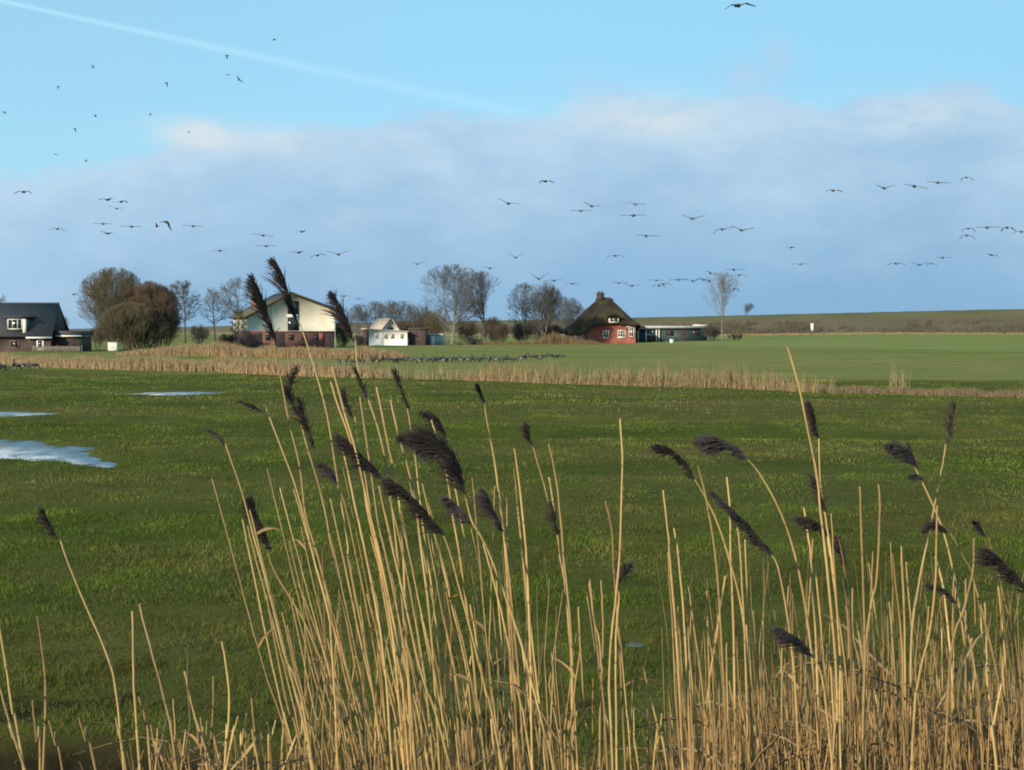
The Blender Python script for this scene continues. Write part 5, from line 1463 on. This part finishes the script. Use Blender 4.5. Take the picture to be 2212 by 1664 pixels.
reed([(2108, 1130), (2118, 1145), (2128, 1162), (2150, 1230), (2180, 1350), (2204, 1500), (2220, 1664)], 3.7,
     'distant-looking reed with a tiny grey plume near the right edge', PL([(2127, 1160), (2122, 1148), (2116, 1138), (2109, 1128)], 8, n=80, d=(-.5, -.3), g=1))
reed([(2136, 1192), (2170, 1220), (2206, 1254), (2235, 1310), (2262, 1420), (2280, 1664)], 3.0,
     'reed with a long black plume cut by the right edge of the picture', PL([(2226, 1290), (2200, 1250), (2172, 1222), (2155, 1205), (2133, 1188)], 22, n=330, d=(-.5, -.6)))
reed([(1682, 1360), (1720, 1385), (1754, 1418), (1776, 1475), (1800, 1664)], 3.0,
     'low reed with a dark plume inside the dense right-hand clump', PL([(1755, 1420), (1738, 1395), (1715, 1375), (1680, 1357)], 30, n=260, d=(-.5, -.6), g=1))
reed([(2012, 1266), (2045, 1280), (2066, 1306), (2086, 1350), (2110, 1480), (2122, 1664)], 3.2,
     'reed with a thin wiry plume low at the right side', PL([(2066, 1306), (2052, 1284), (2032, 1270), (2008, 1263)], 13, n=110, d=(-.5, -.6)))
reed([(96, 1108), (112, 1140), (130, 1178), (152, 1234), (190, 1320), (232, 1416), (252, 1490), (270, 1664)], 3.6,
     'single faint thin reed with a small dark plume at the far left', PL([(124, 1166), (114, 1145), (104, 1125), (94, 1105)], 11, n=120, d=(-.5, -.3)), r0=.0036)

# --- individually placed bare stalks
BG = 'bare stalks in the leaning centre fan'
def bare(px, Y, label, **k): reed(px, Y, label, None, **k)
bare([(0, 1336), (14, 1430), (27, 1537), (50, 1664)], 3.2, 'bare stalk cut by the left edge, tallest at that edge')
bare([(-8, 1490), (12, 1545), (30, 1600), (57, 1664)], 3.0, 'short reddish bare stalk slanting in from the left edge')
bare([(93, 1325), (98, 1400), (99.5, 1469), (94, 1560), (86, 1664)], 3.1, 'nearly upright bare stalk, second from the left edge')
bare([(85, 1503), (84, 1600), (83, 1664)], 3.2, 'short bare stalk tight against the left side of the upright second one')
bare([(280, 1325), (284, 1420), (290, 1500), (300, 1602), (306, 1664)], 3.2, 'left of two equal-height bare stalks at lower left, upright')
bare([(292, 1312), (325, 1420), (368, 1564), (386, 1664)], 3.1, 'right of two equal-height bare stalks at lower left, slanting right')
bare([(304, 1503), (316, 1560), (324, 1664)], 3.3, 'short thin bare stalk between the two equal-height stalks')
bare([(401, 1448), (415, 1520), (437, 1602), (446, 1664)], 3.2, 'bare stalk slanting right between the lower left pair and the tall leaning fan')
bare([(465, 1452), (462, 1530), (456, 1602), (453, 1664)], 3.2, 'bare stalk leaning slightly left, just left of a taller pale one')
bare([(483, 1382), (493, 1450), (496, 1526), (488, 1600), (483, 1664)], 3.1, 'tallest upright bare stalk left of the leaning fan')
bare([(178, 1545), (188, 1600), (204, 1664)], 3.4, 'thin short bare stalk between the edge group and the equal pair')
bare([(250, 1551), (260, 1600), (272, 1664)], 3.4, 'thin short bare stalk just left of the equal-height pair')
bare([(110, 1553), (122, 1610), (133, 1664)], 3.5, 'very thin bare stalk right of the upright edge stalk')
bare([(718, 826), (735, 884), (757, 947), (781, 1018), (796, 1116), (818, 1211), (850, 1400), (872, 1664)], 3.3, 'bare stalk running parallel left of a brighter one, starting over the reed band', group=BG)
bare([(722, 794), (744, 880), (766, 957), (783, 1030), (800, 1116), (826, 1230), (860, 1420), (880, 1664)], 3.2, 'brightest, tallest bare stalk of the fan, its top against the far reed band', group=BG)
bare([(775, 862), (793, 977), (805, 1050), (818, 1137), (837, 1213), (878, 1420), (904, 1664)], 3.3, 'bare stalk third from the top in the fan, with a blunt upright end', group=BG)
bare([(814, 838), (837, 957), (854, 1030), (866, 1128), (876, 1300), (890, 1664)], 3.3, 'bare stalk left of two similar tops below the narrow upright plume', group=BG)
bare([(841, 866), (861, 950), (876, 996), (894, 1070), (908, 1160), (930, 1350), (952, 1664)], 3.3, 'bare stalk right of two similar tops below the narrow upright plume', group=BG)
bare([(730, 952), (747, 1023), (766, 1103), (788, 1189), (828, 1400), (852, 1664)], 3.2, 'bare stalk starting just left of the plump nodding plume', group=BG)
bare([(933, 906), (945, 947), (962, 1010), (978, 1110), (1000, 1250), (1024, 1460), (1040, 1664)], 3.35, 'bright bare stalk poking out above the biggest plume', group=BG)
bare([(1094, 1079), (1098, 1216), (1108, 1400), (1120, 1664)], 3.3, 'upright bare stalk right of the straight grey plume')
bare([(1114, 969), (1125, 1055), (1133, 1164), (1136, 1216), (1146, 1400), (1150, 1664)], 3.2, 'tall bare stalk left of the small brown upright plume')
bare([(1184, 960), (1201, 1042), (1211, 1116), (1220, 1216), (1236, 1400), (1242, 1664)], 3.2, 'tall bare stalk right of the small brown upright plume')
bare([(1187, 1032), (1193, 1070), (1204, 1150), (1217, 1240), (1232, 1400), (1238, 1664)], 3.35, 'shorter bare stalk hugging the tall one right of the small brown plume')
bare([(1306, 1079), (1320, 1145), (1325, 1216), (1340, 1400), (1352, 1664)], 3.3, 'bare stalk crossing the tallest middle stem from its left')
bare([(1340, 907), (1344, 997), (1341.6, 1106), (1337, 1217), (1329, 1290), (1316, 1460), (1324, 1664)], 3.1, 'tallest upright bare stem standing alone in the middle')
bare([(1273, 1264), (1284, 1340), (1297, 1413), (1305, 1664)], 3.3, 'short bare stalk left of the tallest middle stem')
bare([(1297, 1250), (1303, 1340), (1300, 1480), (1296, 1664)], 3.25, 'short bare stalk nearest left of the tallest middle stem')
bare([(1506, 1005), (1526, 1083), (1546, 1210), (1560, 1400), (1572, 1664)], 3.1, 'tall bare stalk beneath the arched black plume')
bare([(1431, 1057), (1442, 1155), (1448, 1217), (1464, 1400), (1476, 1664)], 3.2, 'bare stalk below and left of the arched black plume, taller of two')
bare([(1461, 1146), (1468, 1217), (1480, 1400), (1490, 1664)], 3.25, 'bare stalk below the arched black plume, shorter of two')
bare([(1575, 1034), (1580, 1097), (1579, 1200), (1582, 1350), (1586, 1664)], 3.35, 'thin bare stalk below the rounded feathery plume')
bare([(1596, 1141), (1601, 1210), (1610, 1400), (1616, 1664)], 3.3, 'bare stalk crossed by the knotted slanting plume')
bare([(1697, 752), (1722, 835), (1742, 925), (1762, 1025), (1771, 1097), (1782, 1169), (1796, 1300), (1810, 1450), (1816, 1664)], 3.05, 'tallest bare stem on the right, its tip over the far field')
bare([(1739, 1100), (1746, 1160), (1751, 1215), (1762, 1400), (1770, 1664)], 3.35, 'thin bare stalk left of the tall right-hand bundle')
bare([(1847, 1048), (1855, 1143), (1863, 1250), (1870, 1400), (1876, 1664)], 3.1, 'left of two tall separate bare stalks right of the tall bundle')
bare([(1893, 1045), (1897, 1117), (1893, 1250), (1884, 1306), (1872, 1420), (1866, 1664)], 3.1, 'right of two tall separate bare stalks right of the tall bundle')
bare([(1917, 1191), (1929, 1250), (1948, 1400), (1960, 1664)], 3.15, 'reddish bare stalk right of the two tall separate ones')
bare([(1942, 1178), (1948, 1250), (1956, 1400), (1962, 1664)], 3.3, 'thin bare stalk just right of the reddish one')
bare([(2012, 1090), (2013, 1252), (2006, 1366), (1987, 1469), (1976, 1664)], 3.1, 'thick bare stalk passing behind the horizontal plume at right')
bare([(2031, 1210), (2038, 1252), (2052, 1400), (2060, 1664)], 3.3, 'short bare stalk under the horizontal plume at right')
bare([(2099, 1162), (2099, 1236), (2080, 1320), (2057, 1404), (2044, 1664)], 3.15, 'tall bare stalk leaning right near the right edge')

# --- the many remaining stalks
def scatter(n, xb, ytop, lean, Yr, label, group, seed, bend=6, rr=(.0020, .0037)):
    r = np.random.default_rng(seed)
    for k in range(n):
        x0 = xb[0] + (xb[1] - xb[0]) * ((k + r.random()) / n)
        yt = ytop(x0, r)
        h = 1664 - yt
        dx = -lean(x0, r) * h
        b = r.normal() * bend
        Y = r.uniform(*Yr)
        px = [(x0 + dx, yt), (x0 + dx * .66 + b * .6, yt + h * .34), (x0 + dx * .33 + b, yt + h * .67), (x0, 1664)]
        r0 = r.uniform(*rr)
        lf = None
        if r.random() < .13: lf = [(r.uniform(.62, .97), r.choice([-1, 1]) * r.uniform(.3, .8), r.uniform(-.4, .4), r.uniform(.5, 1.2), r.uniform(.05, .12), r.uniform(.0025, .005))]
        reed(px, Y, label, None, r0=r0, r1=r0 * r.uniform(.5, .7), group=group, leaf=lf)
scatter(58, (630, 1190), lambda x, r: r.uniform(1010, 1420), lambda x, r: np.interp(x, [630, 900, 1190], [.26, .22, .12]) + .05 * r.normal(), (3.15, 4.1),
        'one of many straw-coloured bare stalks crowded together in the leaning centre fan', 'crowded bare stalks of the centre fan', 31)
scatter(12, (640, 1200), lambda x, r: r.uniform(1380, 1600), lambda x, r: .10 * r.normal(), (3.0, 4.0),
        'one of the short broken stalks at the foot of the centre fan', 'short stalks at the foot of the centre fan', 32)
scatter(12, (1205, 1430), lambda x, r: r.uniform(1230, 1560), lambda x, r: .02 + .09 * r.normal(), (3.1, 4.0),
        'one of the sparse bare stalks in the gap between centre fan and right clump', 'sparse stalks in the middle gap', 33)
scatter(74, (1440, 2240), lambda x, r: 1165 + 330 * r.random() ** 1.1 + (40 if x > 2000 else 0), lambda x, r: .04 + .07 * r.normal(), (3.05, 4.4),
        'one of the many upright bare stalks in the dense right-hand clump', 'upright stalks of the right clump', 34, rr=(.0022, .0040))
scatter(22, (330, 640), lambda x, r: r.uniform(1500, 1640), lambda x, r: -.05 + .10 * r.normal(), (3.0, 3.8),
        'one of the short stubs along the bottom edge, left of the centre fan', 'short stubs at lower left', 35)

# --- dry leaf litter and broken stalks: uncountable undergrowth
def litter(n, xr, ytop, Yr, seed, slim=.0024, lean=.16):
    r = np.random.default_rng(seed)
    x = r.uniform(*xr, n); Y = r.uniform(*Yr, n)
    zt = np.array([EYE + (HOR - ytop(a, r)) * c / FPX for a, c in zip(x, Y)])
    X = (x - CX) / FPX * Y
    z0 = gz(X, Y) - .03
    z0 = np.maximum(z0, zt - .75)
    h = zt - z0
    a = r.random(n) * 2 * np.pi; l = h * lean * r.random(n) ** 1.3
    T = np.stack([X + np.cos(a) * l - .02, Y + np.sin(a) * l, zt], -1)
    B = np.stack([X, Y, z0], -1)
    m1 = B + (T - B) * .35 + r.normal(size=(n, 3)) * .012; m2 = B + (T - B) * .7 + r.normal(size=(n, 3)) * .02
    # some break over and hang
    br = r.random(n) < .14
    T2 = m2 + np.stack([np.cos(a) * h * .3, np.sin(a) * h * .3, -h * .12 * r.random(n)], -1)
    T = np.where(br[:, None], T2, T)
    w = slim * (.4 + .9 * r.random(n))
    V, Q = tubes(np.stack([B, m1, m2, T], 1), np.stack([w, w * .95, w * .8, w * .3], 1), 4)
    f = r.random(n)[:, None]
    c = np.array([.41, .275, .115]) * (1 - f) + np.array([.23, .135, .058]) * f
    c = c * (.65 + .6 * r.random(n))[:, None]
    return V, Q, np.repeat(c, 16, 0)
def ribbons(n, xr, ytop, Yr, seed):
    r = np.random.default_rng(seed)
    x = r.uniform(*xr, n); Y = r.uniform(*Yr, n)
    zt = np.array([EYE + (HOR - ytop(a, r)) * c / FPX for a, c in zip(x, Y)])
    X = (x - CX) / FPX * Y
    a = r.random(n) * 2 * np.pi; L_ = r.uniform(.12, .34, n)
    d = unit(np.stack([np.cos(a), .6 * np.sin(a), .3 + .8 * r.random(n)], -1))
    p = np.stack([X, Y, zt - .15 * r.random(n)], -1); P = [p]
    for k in range(4):
        d = unit(d + np.array([0, 0, -.45]) * r.random((n, 1)) + .12 * r.normal(size=(n, 3))); P.append(P[-1] + d * (L_ / 4)[:, None])
    w = .0042 * (.5 + .8 * r.random(n))
    V, Q = tubes(np.stack(P, 1), np.stack([w * .6, w, w * .9, w * .6, w * .15], 1), 3)
    f = r.random(n)[:, None]
    c = (np.array([.29, .20, .105]) * (1 - f) + np.array([.12, .075, .04]) * f) * (.6 + .6 * r.random(n))[:, None]
    return V, Q, np.repeat(c, 15, 0)
rt = lambda x, r: np.interp(x, [1200, 1440, 1520, 1700, 1900, 2212, 2600], [1690, 1640, 1560, 1500, 1480, 1450, 1450]) + 150 * r.random() ** .8 * (1 if r.random() < .9 else -.3)
ct = lambda x, r: np.interp(x, [250, 330, 640, 900, 1200, 1440], [1660, 1610, 1570, 1590, 1600, 1640]) + 90 * r.random()
lt = lambda x, r: 1690 + 60 * r.random()
stuff('reed_litter', [litter(2600, (1440, 2330), rt, (3.1, 4.9), 51), litter(190, (1440, 2330), lambda x, r: r.uniform(1190, 1480), (3.2, 4.9), 58, .0018, .10), litter(110, (650, 1240), lambda x, r: r.uniform(1180, 1560), (3.2, 4.6), 59, .0018, .10), ribbons(200, (1440, 2330), rt, (3.1, 4.9), 52),
                      litter(650, (2330, 3600), rt, (3.1, 4.9), 55)], 'tangled mass of dry broken reeds and leaves filling the lower right', 'reeds', M_['litter'])
stuff('reed_litter', [litter(400, (290, 1440), ct, (3.0, 4.4), 53), ribbons(50, (290, 1440), ct, (3.0, 4.4), 54)],
      'thin undergrowth of dry reed stubs along the bottom edge, left and centre', 'reeds', M_['litter'])
stuff('reed_litter', [litter(420, (-1500, 290), lt, (3.0, 4.4), 56)], 'low dry stubs at the bottom left corner', 'reeds', M_['litter'])
